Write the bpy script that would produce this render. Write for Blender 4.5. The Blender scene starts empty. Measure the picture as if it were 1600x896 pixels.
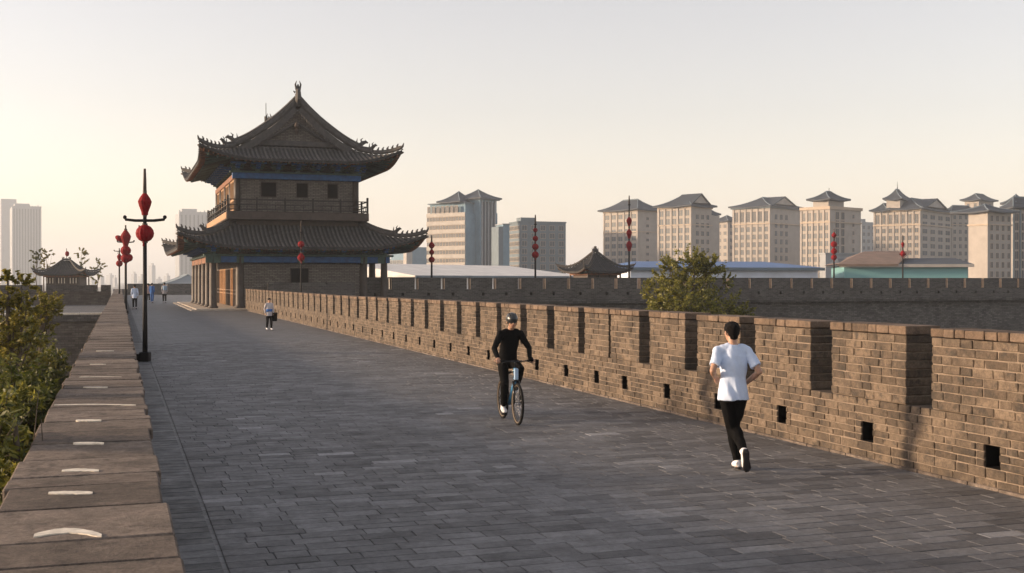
import bpy, math, random
from mathutils import Vector, Matrix
random.seed(7)
sc = bpy.context.scene
C = bpy.context.collection
rad = math.radians
# ------------------------------------------------------------ camera
TH = rad(18.8); CT, ST = math.cos(TH), math.sin(TH); HC = 2.4; F = 1800.0
cam_d = bpy.data.cameras.new('camera'); cam = bpy.data.objects.new('camera', cam_d); C.objects.link(cam)
cam.location = (0, 0, HC); cam.rotation_euler = (rad(90 - 0.318), 0, -TH)
cam_d.sensor_width = 36; cam_d.lens = 36 * F / 1600; cam_d.clip_start = .05; cam_d.clip_end = 12000
sc.camera = cam
def P(px, y, D):                       # photo pixel at forward distance D -> world point
    r = (px - 800) / F * D; return Vector((r * CT + D * ST, -r * ST + D * CT, HC + (438 - y) / F * D))
# ------------------------------------------------------------ sky and sun
PHI, EL = rad(20), rad(10)
sdir = Vector((-math.cos(PHI) * math.cos(EL), math.sin(PHI) * math.cos(EL), math.sin(EL)))   # towards the sun
w = bpy.data.worlds.new('World'); sc.world = w; w.use_nodes = True
nt = w.node_tree; N = nt.nodes; L = nt.links
bg = N['Background']
sky = N.new('ShaderNodeTexSky'); sky.sky_type = 'NISHITA'; sky.sun_disc = False
sky.sun_elevation = EL; sky.sun_rotation = math.atan2(sdir.x, sdir.y)
sky.air_density = 1.0; sky.dust_density = 1.2; sky.ozone_density = 1.0; sky.altitude = 0
hs = N.new('ShaderNodeHueSaturation'); hs.inputs['Saturation'].default_value = .55
L.new(sky.outputs[0], hs.inputs['Color'])
tint = N.new('ShaderNodeMix'); tint.data_type = 'RGBA'; tint.blend_type = 'MULTIPLY'; tint.inputs[0].default_value = 1; tint.inputs[7].default_value = (1.07, .928, .885, 1)
L.new(hs.outputs[0], tint.inputs[6]); L.new(tint.outputs[2], bg.inputs['Color'])
bg.inputs['Strength'].default_value = .15
sun_d = bpy.data.lights.new('sun', 'SUN'); sun = bpy.data.objects.new('sun', sun_d); C.objects.link(sun)
sun_d.energy = 4.1; sun_d.angle = rad(3.5); sun_d.color = (1.0, .72, .47)
sun.rotation_euler = (-sdir).to_track_quat('-Z', 'Y').to_euler(); sun.location = (-30, 10, 30)
sc.view_settings.view_transform = 'Standard'; sc.view_settings.look = 'None'
sc.view_settings.exposure = 1.0; sc.view_settings.gamma = 1
sc.render.engine = 'CYCLES'
cy = sc.cycles; cy.use_denoising = True; cy.volume_bounces = 1; cy.max_bounces = 6; cy.transparent_max_bounces = 6
cy.use_adaptive_sampling = True; cy.adaptive_threshold = .015
# ------------------------------------------------------------ helpers
def tag(o, label=None, cat=None, group=None, kind=None):
    if label: o['label'] = label
    if cat: o['category'] = cat
    if group: o['group'] = group
    if kind: o['kind'] = kind
    return o
def empty(name, loc=(0, 0, 0), rz=0, **k):
    o = bpy.data.objects.new(name, None); C.objects.link(o); o.location = loc; o.rotation_euler = (0, 0, rz)
    o.empty_display_size = .3
    return tag(o, **k)
class MB:
    def __init__(s): s.v = []; s.f = []; s.m = []
    def add(s, vs, fs, m=0):
        n = len(s.v); s.v += [tuple(p) for p in vs]; s.f += [tuple(i + n for i in f) for f in fs]; s.m += [m] * len(fs); return s
    def box(s, x0, y0, z0, x1, y1, z1, m=0):
        return s.add([(x0, y0, z0), (x1, y0, z0), (x1, y1, z0), (x0, y1, z0), (x0, y0, z1), (x1, y0, z1), (x1, y1, z1), (x0, y1, z1)],
                     [(0, 3, 2, 1), (4, 5, 6, 7), (0, 1, 5, 4), (1, 2, 6, 5), (2, 3, 7, 6), (3, 0, 4, 7)], m)
    def cbox(s, x0, y0, z0, x1, y1, z1, b=.008, j=0., m=0):     # chamfered, slightly irregular block
        R = random.uniform; vs = []; idx = {}
        for ix, (x, dx) in enumerate(((x0, b), (x1, -b))):
            for iy, (y, dy) in enumerate(((y0, b), (y1, -b))):
                for iz, (z, dz) in enumerate(((z0, b), (z1, -b))):
                    jx, jy, jz = R(-j, j), R(-j, j), R(-j, j); n = len(vs)
                    vs += [(x + jx, y + dy + jy, z + dz + jz), (x + dx + jx, y + jy, z + dz + jz), (x + dx + jx, y + dy + jy, z + jz)]
                    idx[ix, iy, iz] = n
        I = lambda a, b_, c, k: idx[a, b_, c] + k
        fs = [(I(0,0,0,0), I(0,0,1,0), I(0,1,1,0), I(0,1,0,0)), (I(1,0,0,0), I(1,1,0,0), I(1,1,1,0), I(1,0,1,0)),
              (I(0,0,0,1), I(1,0,0,1), I(1,0,1,1), I(0,0,1,1)), (I(0,1,0,1), I(0,1,1,1), I(1,1,1,1), I(1,1,0,1)),
              (I(0,0,0,2), I(0,1,0,2), I(1,1,0,2), I(1,0,0,2)), (I(0,0,1,2), I(1,0,1,2), I(1,1,1,2), I(0,1,1,2))]
        for a in (0, 1):
            for c in (0, 1):
                fs += [(I(a,c,0,0), I(a,c,1,0), I(a,c,1,1), I(a,c,0,1)), (I(a,0,c,0), I(a,1,c,0), I(a,1,c,2), I(a,0,c,2)),
                       (I(0,a,c,1), I(1,a,c,1), I(1,a,c,2), I(0,a,c,2))]
                for d in (0, 1): fs.append((I(a,c,d,0), I(a,c,d,1), I(a,c,d,2)))
        return s.add(vs, fs, m)
    def prism(s, poly, z0, z1, m=0):        # poly: list of (x, y), counter-clockwise
        n = len(poly)
        return s.add([(x, y, z0) for x, y in poly] + [(x, y, z1) for x, y in poly],
                     [tuple(range(n - 1, -1, -1)), tuple(range(n, 2 * n))] + [(i, (i + 1) % n, n + (i + 1) % n, n + i) for i in range(n)], m)
    def sweep(s, pts, rads, n=8, m=0, cap=True, up=None):   # tube through points; a radius may be a pair (side, up)
        pts = [Vector(p) for p in pts]; k = len(pts)
        if not isinstance(rads, (list, tuple)) or (isinstance(rads, tuple) and len(rads) == 2 and k != 2): rads = [rads] * k
        vs = []; side0 = None
        for i in range(k):
            t = (pts[min(i + 1, k - 1)] - pts[max(i - 1, 0)])
            if t.length < 1e-9: t = Vector((0, 0, 1))
            t.normalize()
            if side0 is None:
                ref = Vector(up) if up else (Vector((0, 0, 1)) if abs(t.z) < .9 else Vector((0, 1, 0)))
                a = t.cross(ref).normalized()
            else: a = (side0 - t * side0.dot(t)).normalized()
            side0 = a; b = a.cross(t)
            r = rads[i]; ra, rb = r if isinstance(r, (list, tuple)) else (r, r)
            for q in range(n):
                an = 2 * math.pi * (q + .5) / n; vs.append(pts[i] + a * (ra * math.cos(an)) + b * (rb * math.sin(an)))
        fs = [(i * n + q, i * n + (q + 1) % n, (i + 1) * n + (q + 1) % n, (i + 1) * n + q) for i in range(k - 1) for q in range(n)]
        if cap: fs += [tuple(range(n - 1, -1, -1)), tuple((k - 1) * n + q for q in range(n))]
        return s.add(vs, fs, m)
    def lathe(s, prof, c=(0, 0, 0), n=16, m=0, rot=0, wob=None):         # prof: (r, z)
        vs = []; k = len(prof)
        for r, z in prof:
            for q in range(n):
                a = 2 * math.pi * q / n + rot; rr = r * (wob(q) if wob else 1); vs.append((c[0] + rr * math.cos(a), c[1] + rr * math.sin(a), c[2] + z))
        fs = [(i * n + q, i * n + (q + 1) % n, (i + 1) * n + (q + 1) % n, (i + 1) * n + q) for i in range(k - 1) for q in range(n)]
        fs += [tuple(range(n - 1, -1, -1)), tuple((k - 1) * n + q for q in range(n))]
        return s.add(vs, fs, m)
    def ell(s, c, r, n=14, k=8, m=0, mat=None):
        vs = []; fs = []; c = Vector(c)
        if not isinstance(r, (tuple, list)): r = (r, r, r)
        for i in range(1, k):
            ph = math.pi * i / k
            for q in range(n):
                a = 2 * math.pi * q / n; v = Vector((r[0] * math.sin(ph) * math.cos(a), r[1] * math.sin(ph) * math.sin(a), r[2] * math.cos(ph)))
                vs.append(c + (mat @ v if mat else v))
        t = len(vs); z = Vector((0, 0, r[2])); z = mat @ z if mat else z; vs += [c + z, c - z]
        for i in range(k - 2):
            for q in range(n): fs.append((i * n + q, (i + 1) * n + q, (i + 1) * n + (q + 1) % n, i * n + (q + 1) % n))
        for q in range(n): fs += [(t, q, (q + 1) % n), (t + 1, (k - 2) * n + (q + 1) % n, (k - 2) * n + q)]
        return s.add(vs, fs, m)
    def mesh(s, name, mats, smooth=False):
        me = bpy.data.meshes.new(name); me.from_pydata(s.v, [], s.f)
        for m in (mats if isinstance(mats, (list, tuple)) else [mats]): me.materials.append(m)
        me.polygons.foreach_set('material_index', s.m)
        if smooth: me.polygons.foreach_set('use_smooth', [True] * len(me.polygons))
        me.update(); return me
    def build(s, name, mats, parent=None, smooth=False, loc=(0, 0, 0), rz=0):
        o = bpy.data.objects.new(name, s.mesh(name, mats, smooth)); C.objects.link(o); o.parent = parent; o.location = loc; o.rotation_euler = (0, 0, rz); return o
def inst(name, me, parent=None, loc=(0, 0, 0), rz=0, scale=None):
    o = bpy.data.objects.new(name, me); C.objects.link(o); o.parent = parent; o.location = loc; o.rotation_euler = (0, 0, rz)
    if scale: o.scale = scale
    return o
def copy_tree(o, loc=None, rz=None, scale=None):
    r = o.copy(); C.objects.link(r)
    if loc is not None: r.location = loc
    if rz is not None: r.rotation_euler = (0, 0, rz)
    if scale: r.scale = scale
    for ch in o.children:
        c = ch.copy(); C.objects.link(c); c.parent = r
        for g in ch.children:
            d = g.copy(); C.objects.link(d); d.parent = c
    return r
# ------------------------------------------------------------ materials
def newmat(name):
    m = bpy.data.materials.new(name); m.use_nodes = True; t = m.node_tree; return m, t.nodes, t.links, t.nodes['Principled BSDF']
def rgba(c): return (c[0], c[1], c[2], 1)
def mixc(N, L, fac, a, b, mode='MIX'):
    x = N.new('ShaderNodeMix'); x.data_type = 'RGBA'; x.blend_type = mode
    for sck, v in ((x.inputs[0], fac), (x.inputs[6], a), (x.inputs[7], b)):
        if hasattr(v, 'links') or hasattr(v, 'is_linked'): L.new(v, sck)
        else: sck.default_value = v if not isinstance(v, (tuple, list)) else rgba(v)
    return x.outputs[2]
def noise(N, L, vec, scale, detail=4, rough=.6):
    n = N.new('ShaderNodeTexNoise'); n.inputs['Scale'].default_value = scale; n.inputs['Detail'].default_value = detail; n.inputs['Roughness'].default_value = rough
    if vec is not None: L.new(vec, n.inputs['Vector'])
    return n.outputs['Fac']
def ramp(N, L, fac, a, b, ca=(0, 0, 0), cb=(1, 1, 1)):
    r = N.new('ShaderNodeValToRGB'); r.color_ramp.elements[0].position = a; r.color_ramp.elements[1].position = b
    r.color_ramp.elements[0].color = rgba(ca); r.color_ramp.elements[1].color = rgba(cb); L.new(fac, r.inputs[0]); return r.outputs[0]
def plain(name, c, rough=.7, var=.25, scale=3., bump=0., island=0., metal=0., spec=None, sub=0.):
    m, N, L, B = newmat(name)
    tc = N.new('ShaderNodeTexCoord'); col = None
    dark = tuple(x * (1 - var) for x in c); lite = tuple(min(1, x * (1 + var)) for x in c)
    nf = noise(N, L, tc.outputs['Object'], scale)
    col = ramp(N, L, nf, .3, .7, dark, lite)
    if island:
        g = N.new('ShaderNodeNewGeometry'); rr = ramp(N, L, g.outputs['Random Per Island'], 0, 1, (1 - island,) * 3, (1 + island,) * 3)
        col = mixc(N, L, 1.0, col, rr, 'MULTIPLY')
    L.new(col, B.inputs['Base Color']); B.inputs['Roughness'].default_value = rough; B.inputs['Metallic'].default_value = metal
    if spec is not None: B.inputs['Specular IOR Level'].default_value = spec
    if sub: B.inputs['Subsurface Weight'].default_value = sub; B.inputs['Subsurface Radius'].default_value = (.02, .008, .004)
    if bump:
        b = N.new('ShaderNodeBump'); b.inputs['Strength'].default_value = bump; b.inputs['Distance'].default_value = .02
        L.new(noise(N, L, tc.outputs['Object'], scale * 6), b.inputs['Height']); L.new(b.outputs[0], B.inputs['Normal'])
    return m
def brickmat(name, c1, c2, cm, bw=.3, rh=.1, ms=.012, floor=False, bump=.6, rough=.85, stain=.4, spec=.3, stain_c=(.03, .026, .022), dist=.012, warp=0., rx=None, streak=0.):
    m, N, L, B = newmat(name)
    tc = N.new('ShaderNodeTexCoord'); sp = N.new('ShaderNodeSeparateXYZ'); L.new(tc.outputs['Object'], sp.inputs[0])
    cb = N.new('ShaderNodeCombineXYZ')
    if floor: L.new(sp.outputs[0], cb.inputs[0]); L.new(sp.outputs[1], cb.inputs[1])
    else:
        ad = N.new('ShaderNodeMath'); L.new(sp.outputs[0], ad.inputs[0]); L.new(sp.outputs[1], ad.inputs[1])
        L.new(ad.outputs[0], cb.inputs[0]); L.new(sp.outputs[2], cb.inputs[1])
    vec = cb.outputs[0]
    if warp:
        nz = N.new('ShaderNodeTexNoise'); nz.inputs['Scale'].default_value = 1.7; L.new(vec, nz.inputs['Vector'])
        sv = N.new('ShaderNodeVectorMath'); sv.operation = 'MULTIPLY_ADD'; L.new(nz.outputs['Color'], sv.inputs[0]); sv.inputs[1].default_value = (warp,) * 3; L.new(vec, sv.inputs[2]); vec = sv.outputs[0]
    b = N.new('ShaderNodeTexBrick'); L.new(vec, b.inputs['Vector'])
    b.inputs['Scale'].default_value = 1; b.inputs['Brick Width'].default_value = bw; b.inputs['Row Height'].default_value = rh
    b.inputs['Mortar Size'].default_value = ms; b.inputs['Mortar Smooth'].default_value = .3; b.inputs['Bias'].default_value = 0
    b.offset = .5; b.inputs['Color1'].default_value = rgba(c1); b.inputs['Color2'].default_value = rgba(c2); b.inputs['Mortar'].default_value = rgba(cm)
    if rx: b.squash = rx; b.squash_frequency = 3
    n1 = noise(N, L, tc.outputs['Object'], .6, 5); n2 = noise(N, L, tc.outputs['Object'], 9, 6, .7)
    col = mixc(N, L, 1.0, b.outputs['Color'], ramp(N, L, n2, .25, .8, (.68,) * 3, (1.32,) * 3), 'MULTIPLY')
    f = ramp(N, L, n1, .42, .72); s1 = N.new('ShaderNodeMath'); s1.operation = 'MULTIPLY'; L.new(f, s1.inputs[0]); s1.inputs[1].default_value = stain
    col = mixc(N, L, s1.outputs[0], col, stain_c)
    L.new(col, B.inputs['Base Color']); B.inputs['Specular IOR Level'].default_value = spec
    L.new(ramp(N, L, n2, .2, .8, (rough - .12,) * 3, (rough + .1,) * 3), B.inputs['Roughness'])
    h = N.new('ShaderNodeMath'); h.operation = 'MULTIPLY_ADD'; L.new(b.outputs['Fac'], h.inputs[0]); h.inputs[1].default_value = -1
    hh = N.new('ShaderNodeMath'); hh.operation = 'MULTIPLY'; L.new(n2, hh.inputs[0]); hh.inputs[1].default_value = .8; L.new(hh.outputs[0], h.inputs[2])
    bp = N.new('ShaderNodeBump'); bp.inputs['Strength'].default_value = bump; bp.inputs['Distance'].default_value = dist
    L.new(h.outputs[0], bp.inputs['Height']); L.new(bp.outputs[0], B.inputs['Normal'])
    return m
def stonebrick(name, ca, cb_, grime=.5, lime=.35, bst=.55, bd=.012):           # individually modelled bricks: colour per brick, grime and lime bloom
    m, N, L, B = newmat(name); tc = N.new('ShaderNodeTexCoord'); g = N.new('ShaderNodeNewGeometry')
    col = ramp(N, L, g.outputs['Random Per Island'], 0, 1, ca, cb_)
    n2 = noise(N, L, tc.outputs['Object'], 14, 6, .7); n1 = noise(N, L, tc.outputs['Object'], 1.6, 5, .65); n3 = noise(N, L, tc.outputs['Object'], 4.5, 6, .7)
    col = mixc(N, L, 1.0, col, ramp(N, L, n2, .25, .8, (.6,) * 3, (1.4,) * 3), 'MULTIPLY')
    k = N.new('ShaderNodeMath'); k.operation = 'MULTIPLY'; L.new(ramp(N, L, n1, .47, .66), k.inputs[0]); k.inputs[1].default_value = grime
    col = mixc(N, L, k.outputs[0], col, (.05, .042, .035))
    k = N.new('ShaderNodeMath'); k.operation = 'MULTIPLY'; L.new(ramp(N, L, n3, .6, .8), k.inputs[0]); k.inputs[1].default_value = lime
    col = mixc(N, L, k.outputs[0], col, (.38, .31, .245))
    n4 = noise(N, L, tc.outputs['Object'], 7.5, 5, .6); k = N.new('ShaderNodeMath'); k.operation = 'MULTIPLY'; L.new(ramp(N, L, n4, .52, .66), k.inputs[0]); k.inputs[1].default_value = grime * .9
    col = mixc(N, L, k.outputs[0], col, (.045, .04, .036))
    L.new(col, B.inputs['Base Color']); B.inputs['Roughness'].default_value = .88; B.inputs['Specular IOR Level'].default_value = .25
    bp = N.new('ShaderNodeBump'); bp.inputs['Strength'].default_value = bst; bp.inputs['Distance'].default_value = bd
    n5 = noise(N, L, tc.outputs['Object'], 45, 6, .75); sm = N.new('ShaderNodeMath'); L.new(n2, sm.inputs[0]); L.new(n5, sm.inputs[1]); L.new(sm.outputs[0], bp.inputs['Height']); L.new(bp.outputs[0], B.inputs['Normal'])
    col = mixc(N, L, 1.0, col, ramp(N, L, n5, .3, .72, (.7,) * 3, (1.3,) * 3), 'MULTIPLY'); L.new(col, B.inputs['Base Color']); return m
def leafmat(name, ca, cb_):
    m, N, L, B = newmat(name); g = N.new('ShaderNodeNewGeometry')
    L.new(ramp(N, L, g.outputs['Random Per Island'], 0, 1, ca, cb_), B.inputs['Base Color']); B.inputs['Roughness'].default_value = .55
    tr = N.new('ShaderNodeBsdfTranslucent'); L.new(ramp(N, L, g.outputs['Random Per Island'], 0, 1, tuple(x * 1.3 for x in ca), tuple(x * 1.4 for x in cb_)), tr.inputs['Color'])
    mx = N.new('ShaderNodeMixShader'); mx.inputs[0].default_value = .35; L.new(B.outputs[0], mx.inputs[1]); L.new(tr.outputs[0], mx.inputs[2])
    L.new(mx.outputs[0], N['Material Output'].inputs['Surface']); return m
M = {}
M['pave'] = brickmat('paver_stone', (.098, .10, .105), (.16, .163, .17), (.014, .013, .013), bw=.52, rh=.235, ms=.009, floor=True, bump=1.0, rough=.6, stain=.35, spec=.4, stain_c=(.06, .058, .056), warp=.035, rx=.85)
M['kerb'] = brickmat('border_stone', (.08, .084, .09), (.135, .14, .148), (.02, .019, .018), bw=.45, rh=.26, ms=.009, floor=True, bump=.6, rough=.72, stain=.4)
M['brick'] = stonebrick('sunlit_brick', (.088, .068, .051), (.185, .142, .104), .85, .3)
M['coping'] = stonebrick('coping_brick', (.12, .085, .06), (.2, .145, .105), .5, .25)
M['mortar'] = plain('lime_mortar', (.21, .165, .125), .95, .3, 8, .4)
M['slab'] = stonebrick('coping_slab', (.125, .1, .083), (.235, .192, .16), .6, .4, .8, .022)
M['cut'] = brickmat('weathered_grey_brick', (.06, .055, .05), (.125, .115, .106), (.17, .155, .14), bw=.42, rh=.13, ms=.012, bump=.6)
M['cutb'] = brickmat('dark_rampart_brick', (.085, .079, .073), (.17, .158, .147), (.06, .055, .05), bw=.45, rh=.16, ms=.016, bump=.8, stain=.5)
M['cutc'] = brickmat('brown_rampart_brick', (.11, .092, .077), (.19, .165, .14), (.09, .08, .07), bw=.45, rh=.16, ms=.016, bump=.8, stain=.5)
M['tbrick'] = brickmat('tower_brick', (.145, .125, .107), (.235, .21, .183), (.055, .048, .042), bw=.42, rh=.13, ms=.02, bump=.6, stain=.25)
M['tile'] = plain('roof_tile', (.08, .075, .07), .75, .35, 2.5, .4, island=.25)
M['tile2'] = plain('roof_tile_bed', (.035, .033, .032), .85, .3, 2.5)
M['ridge'] = plain('ridge_tile', (.07, .064, .06), .8, .3, 3, .4)
M['wood'] = plain('aged_column_paint', (.05, .036, .028), .6, .3, 2.5)
M['woodl'] = plain('sunlit_timber', (.36, .2, .09), .6, .25, 2.5)  # golden tone paints the sunlight on the tower's left side timber
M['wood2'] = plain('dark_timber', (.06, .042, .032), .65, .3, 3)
M['raft'] = plain('rafter_paint', (.19, .085, .045), .7, .3, 3, island=.4)
M['raftg'] = plain('rafter_green', (.05, .09, .08), .7, .3, 3, island=.4)
M['blue'] = plain('painted_blue_beam', (.012, .085, .25), .55, .35, 3)
M['green'] = plain('painted_green', (.05, .10, .085), .6, .3, 5)
M['dark'] = plain('dark_opening', (.006, .005, .005), .95, .2, spec=.1)
M['stone'] = plain('pale_step_stone', (.4, .35, .29), .85, .2, 3, .3)
M['black'] = plain('black_metal', (.008, .008, .009), .6, .2, 6, spec=.2)
M['red'] = plain('lantern_red', (.21, .004, .008), .75, .3, 6, .2, spec=.2)
M['white'] = plain('worn_white_paint', (.66, .6, .5), .85, .25, 14)
M['lit_jamb'] = plain('sunlit_jamb_paint', (.72, .5, .34), .9, .15, 3)  # warm pale tone paints sunlight on the merlon jambs
M['earth'] = plain('earth', (.09, .075, .055), .95, .4, .05)
M['leafA'] = leafmat('leaf_olive', (.09, .095, .012), (.27, .22, .035))
M['leafB'] = leafmat('leaf_dark', (.035, .05, .01), (.13, .13, .022))
M['leafC'] = leafmat('leaf_green', (.085, .095, .014), (.25, .225, .038))
M['bark'] = plain('bark', (.09, .07, .05), .9, .4, 8, .6)
# ------------------------------------------------------------ ground, ramparts, deck
g = MB(); g.add([(-6500, -2500, -12), (6500, -2500, -12), (6500, 7000, -12), (-6500, 7000, -12)], [(0, 1, 2, 3)])
tag(g.build('ground', M['earth']), kind='structure')
XW = 9.43; XL0, XL1 = -.72, .276; YT = 84.0
YP = 46.0
d = MB(); d.add([(XL1 - .2, YP, 0), (XW + .25, YP, 0), (XW + .25, YT, 0), (31, YT, 0), (31, 206, 0), (XL1 - .2, 206, 0)], [(0, 1, 2, 3, 4, 5)])
d.add([(XL1 - .2, -12, -.012), (XW + .25, -12, -.012), (XW + .25, YP, -.012), (XL1 - .2, YP, -.012)], [(0, 1, 2, 3)])
tag(d.build('pavement', M['pave']), kind='structure')
def pavers(x0, x1, y0, y1, rh, ls, mat, name, tilt=.0022):
    mb = MB(); y = y0; R = random.uniform; wob = 0.
    while y < y1:
        h_ = rh * R(.86, 1.12); x = x0 - (R(0, .3) if len(ls) > 1 else 0)
        while x < x1 - .01:
            l = R(*random.choice(ls)) if len(ls) > 1 else ls[0]
            a, c = max(x, x0), min(x + l, x1)
            if c - a > .04:
                g = .0045; zz = [R(-tilt, tilt) for _ in range(4)]; j = [R(-.004, .004) for _ in range(4)]; k = .006
                pts = [(a + g, y + g + j[0]), (c - g, y + g + j[1]), (c - g, y + h_ - g + j[2]), (a + g, y + h_ - g + j[3])]; cxm, cym = (a + c) / 2, y + h_ / 2
                top = [(px_ + (k if px_ < cxm else -k), py_ + (k if py_ < cym else -k), zz[i]) for i, (px_, py_) in enumerate(pts)]
                mb.add([(px_, py_, -.02) for px_, py_ in pts] + [(px_, py_, zz[i] - .005) for i, (px_, py_) in enumerate(pts)] + top,
                       [(8, 9, 10, 11)] + [(q, (q + 1) % 4, 4 + (q + 1) % 4, 4 + q) for q in range(4)] + [(4 + q, 4 + (q + 1) % 4, 8 + (q + 1) % 4, 8 + q) for q in range(4)])
            x += l
        y += h_
    return tag(mb.build(name, mat), kind='structure')
def pavermat(name, ca, cb_, rough=.66):
    m, N, L, B = newmat(name); tc = N.new('ShaderNodeTexCoord'); g = N.new('ShaderNodeNewGeometry')
    r = N.new('ShaderNodeValToRGB'); e = r.color_ramp.elements; e[0].position = 0; e[0].color = rgba(tuple(x * .72 for x in ca)); e[1].position = .985; e[1].color = rgba(cb_)
    q = e.new(.25); q.color = rgba(ca); q = e.new(.8); q.color = rgba(tuple((x * 2 + y) / 3 for x, y in zip(cb_, ca))); q = e.new(.992); q.color = rgba(tuple(x * 1.5 for x in cb_)); L.new(g.outputs['Random Per Island'], r.inputs[0])
    n1 = noise(N, L, tc.outputs['Object'], .45, 6, .65); n2 = noise(N, L, tc.outputs['Object'], 16, 8, .72); n3 = noise(N, L, tc.outputs['Object'], 3, 6, .7)
    col = mixc(N, L, 1.0, r.outputs[0], ramp(N, L, n2, .25, .78, (.62,) * 3, (1.38,) * 3), 'MULTIPLY')
    col = mixc(N, L, 1.0, col, ramp(N, L, n1, .3, .7, (.76, .75, .74), (1.16, 1.16, 1.16)), 'MULTIPLY')
    col = mixc(N, L, 1.0, col, ramp(N, L, n3, .35, .75, (1.1, 1.1, 1.1), (.78, .77, .75)), 'MULTIPLY')
    L.new(col, B.inputs['Base Color']); B.inputs['Specular IOR Level'].default_value = .45
    L.new(ramp(N, L, n3, .3, .7, (rough - .14,) * 3, (rough + .2,) * 3), B.inputs['Roughness'])
    bp = N.new('ShaderNodeBump'); bp.inputs['Strength'].default_value = .7; bp.inputs['Distance'].default_value = .008; L.new(n2, bp.inputs['Height'])
    b2 = N.new('ShaderNodeBump'); b2.inputs['Strength'].default_value = .5; b2.inputs['Distance'].default_value = .02; L.new(n3, b2.inputs['Height']); L.new(bp.outputs[0], b2.inputs['Normal']); L.new(b2.outputs[0], B.inputs['Normal']); return m
M['paver'] = pavermat('slate_paver', (.108, .109, .113), (.168, .17, .175))
M['bpaver'] = pavermat('border_paver', (.085, .088, .093), (.14, .145, .152), .6)
pavers(.845, XW + .1, 3.2, YP, .235, ((.42, .62), (.42, .62), (.26, .4)), M['paver'], 'pavement_pavers')
pavers(XL1 - .05, .815, 3.2, YP, .25, (.7,), M['bpaver'], 'pavement_border_near')
d = MB(); d.add([(XL1 - .1, YP, .004), (.82, YP, .004), (.82, 190, .004), (XL1 - .1, 190, .004)], [(0, 1, 2, 3)])
tag(d.build('pavement_border', M['kerb']), kind='structure')
r_ = empty('rampart', (0, 0, 0), label='main brick rampart under the paved walkway, dropping away on both sides', cat='rampart')
b = MB(); b.box(XL0 - .02, -12, -12.3, XW + .52, 206.5, -.02); b.build('walkway_body', M['cutb'], r_)
b = MB(); b.box(XW + .54, YT - .4, -12.3, 31.3, 206, -.02); b.build('tower_terrace', M['cutb'], r_)
b = MB(); b.add([(-75, 88, 0), (XL0 - .1, 88, 0), (XL0 - .1, 119, 0), (-75, 119, 0)], [(0, 1, 2, 3)])
tag(b.build('side_pavement', M['kerb']), kind='structure')
r2 = empty('side_rampart', (0, 0, 0), label='dark brick rampart branching off to the left below the small pavilion', cat='rampart')
b = MB(); b.box(-76, 86, -12.3, XL0 - .06, 119.6, -.02); b.build('rampart_body', M['cutc'], r2)
b = MB()
for i in range(40): b.cbox(-76 + i * 1.88, 85.9, -.03, -76 + i * 1.88 + 1.85, 86.5, .1, .02, .006)
b.build('edge_kerb', M['white'], r2); b = MB(); b.box(-76, 85.85, -.5, XL0 - .08, 86.3, -.035); b.build('string_course', M['cutb'], r2)
b = MB(); b.box(-76, 119, -.01, XL0 - .1, 119.7, 1.15); b.box(-76, 118.9, 1.15, XL0 - .1, 119.8, 1.3); b.build('lower_parapet', M['cutc'], r2)
b = MB(); x = -76
while x < XL0 - 5.2: b.box(x, 119.05, 1.3, x + 4.6, 119.65, 1.93); x += 4.95
b.box(x, 119.05, 1.3, XL0 - .1, 119.65, 1.93); b.build('upper_parapet', M['cut'], r2)
# ------------------------------------------------------------ left parapet with coping slabs
lp = empty('left_parapet', (XL0, 0, 0), label='low parapet beside the camera, topped with worn brown slabs marked in white paint', cat='parapet')
b = MB(); b.box(.03, -6, -.015, XL1 - XL0 - .05, 189.5, .9); b.build('parapet_body', M['cutc'], lp)
b = MB(); y = 1.0; W = XL1 - XL0
joints = []
while y < 190:
    l = random.choice((.42, .55, .7, .82, .95)) if y < 12 else random.uniform(.3, .62) if y < 60 else 1.3
    joints.append((y, l)); jz = random.uniform(-.002, .002) if y < 16 else random.uniform(-.006, .003)
    b.cbox(random.uniform(-.03, .02), y + .006, .885, W + random.uniform(-.025, .03), y + l - .008, 1.0 + jz, .014 if y < 60 else .01, .003 if y < 16 else .006); y += l
cop = b.build('coping', M['slab'], lp)
def topY(yy): return (1.4 * F / (yy - 438))
def mark(px0, px1, y, th, arc=0., name='paint_mark'):
    mb = MB(); n = 14; D = topY(y); a = P(px0, y, D); c = P(px1, y, D); up = []; lo = []
    for i in range(n + 1):
        t = i / n; p = a.lerp(c, t); hgt = arc * math.sin(math.pi * t); wd = th * (.55 + .45 * math.sin(math.pi * min(1, max(0, t))) ** .4) * random.uniform(.85, 1.1)
        up.append((p.x - XL0, p.y + hgt + wd / 2, 1.0075)); lo.append((p.x - XL0, p.y + hgt - wd / 2, 1.0075))
    vs = up + lo; k = n + 1
    vs2 = [(x, y, z - .011) for x, y, z in vs]
    mb.add(vs + vs2, [(i + 1, i, k + i, k + i + 1) for i in range(n)] + [(2 * k + i, 2 * k + i + 1, 3 * k + i + 1, 3 * k + i) for i in range(n)] +
           [(i, i + 1, 2 * k + i + 1, 2 * k + i) for i in range(n)] + [(k + i + 1, k + i, 3 * k + i, 3 * k + i + 1) for i in range(n)])
    return mb.build(name, M['white'], lp)
for a_ in ((52, 158, 839, .13, .13), (75, 144, 772, .11, .01), (96, 154, 737, .12, .03), (114, 162, 694, .12, .015), (118, 158, 658, .13, 0), (84, 212, 634, .08, .07), (130, 168, 606, .10, 0), (124, 190, 590, .06, .03), (140, 165, 570, .1, 0), (150, 178, 549, .12, 0)):
    mark(*a_)
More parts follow.
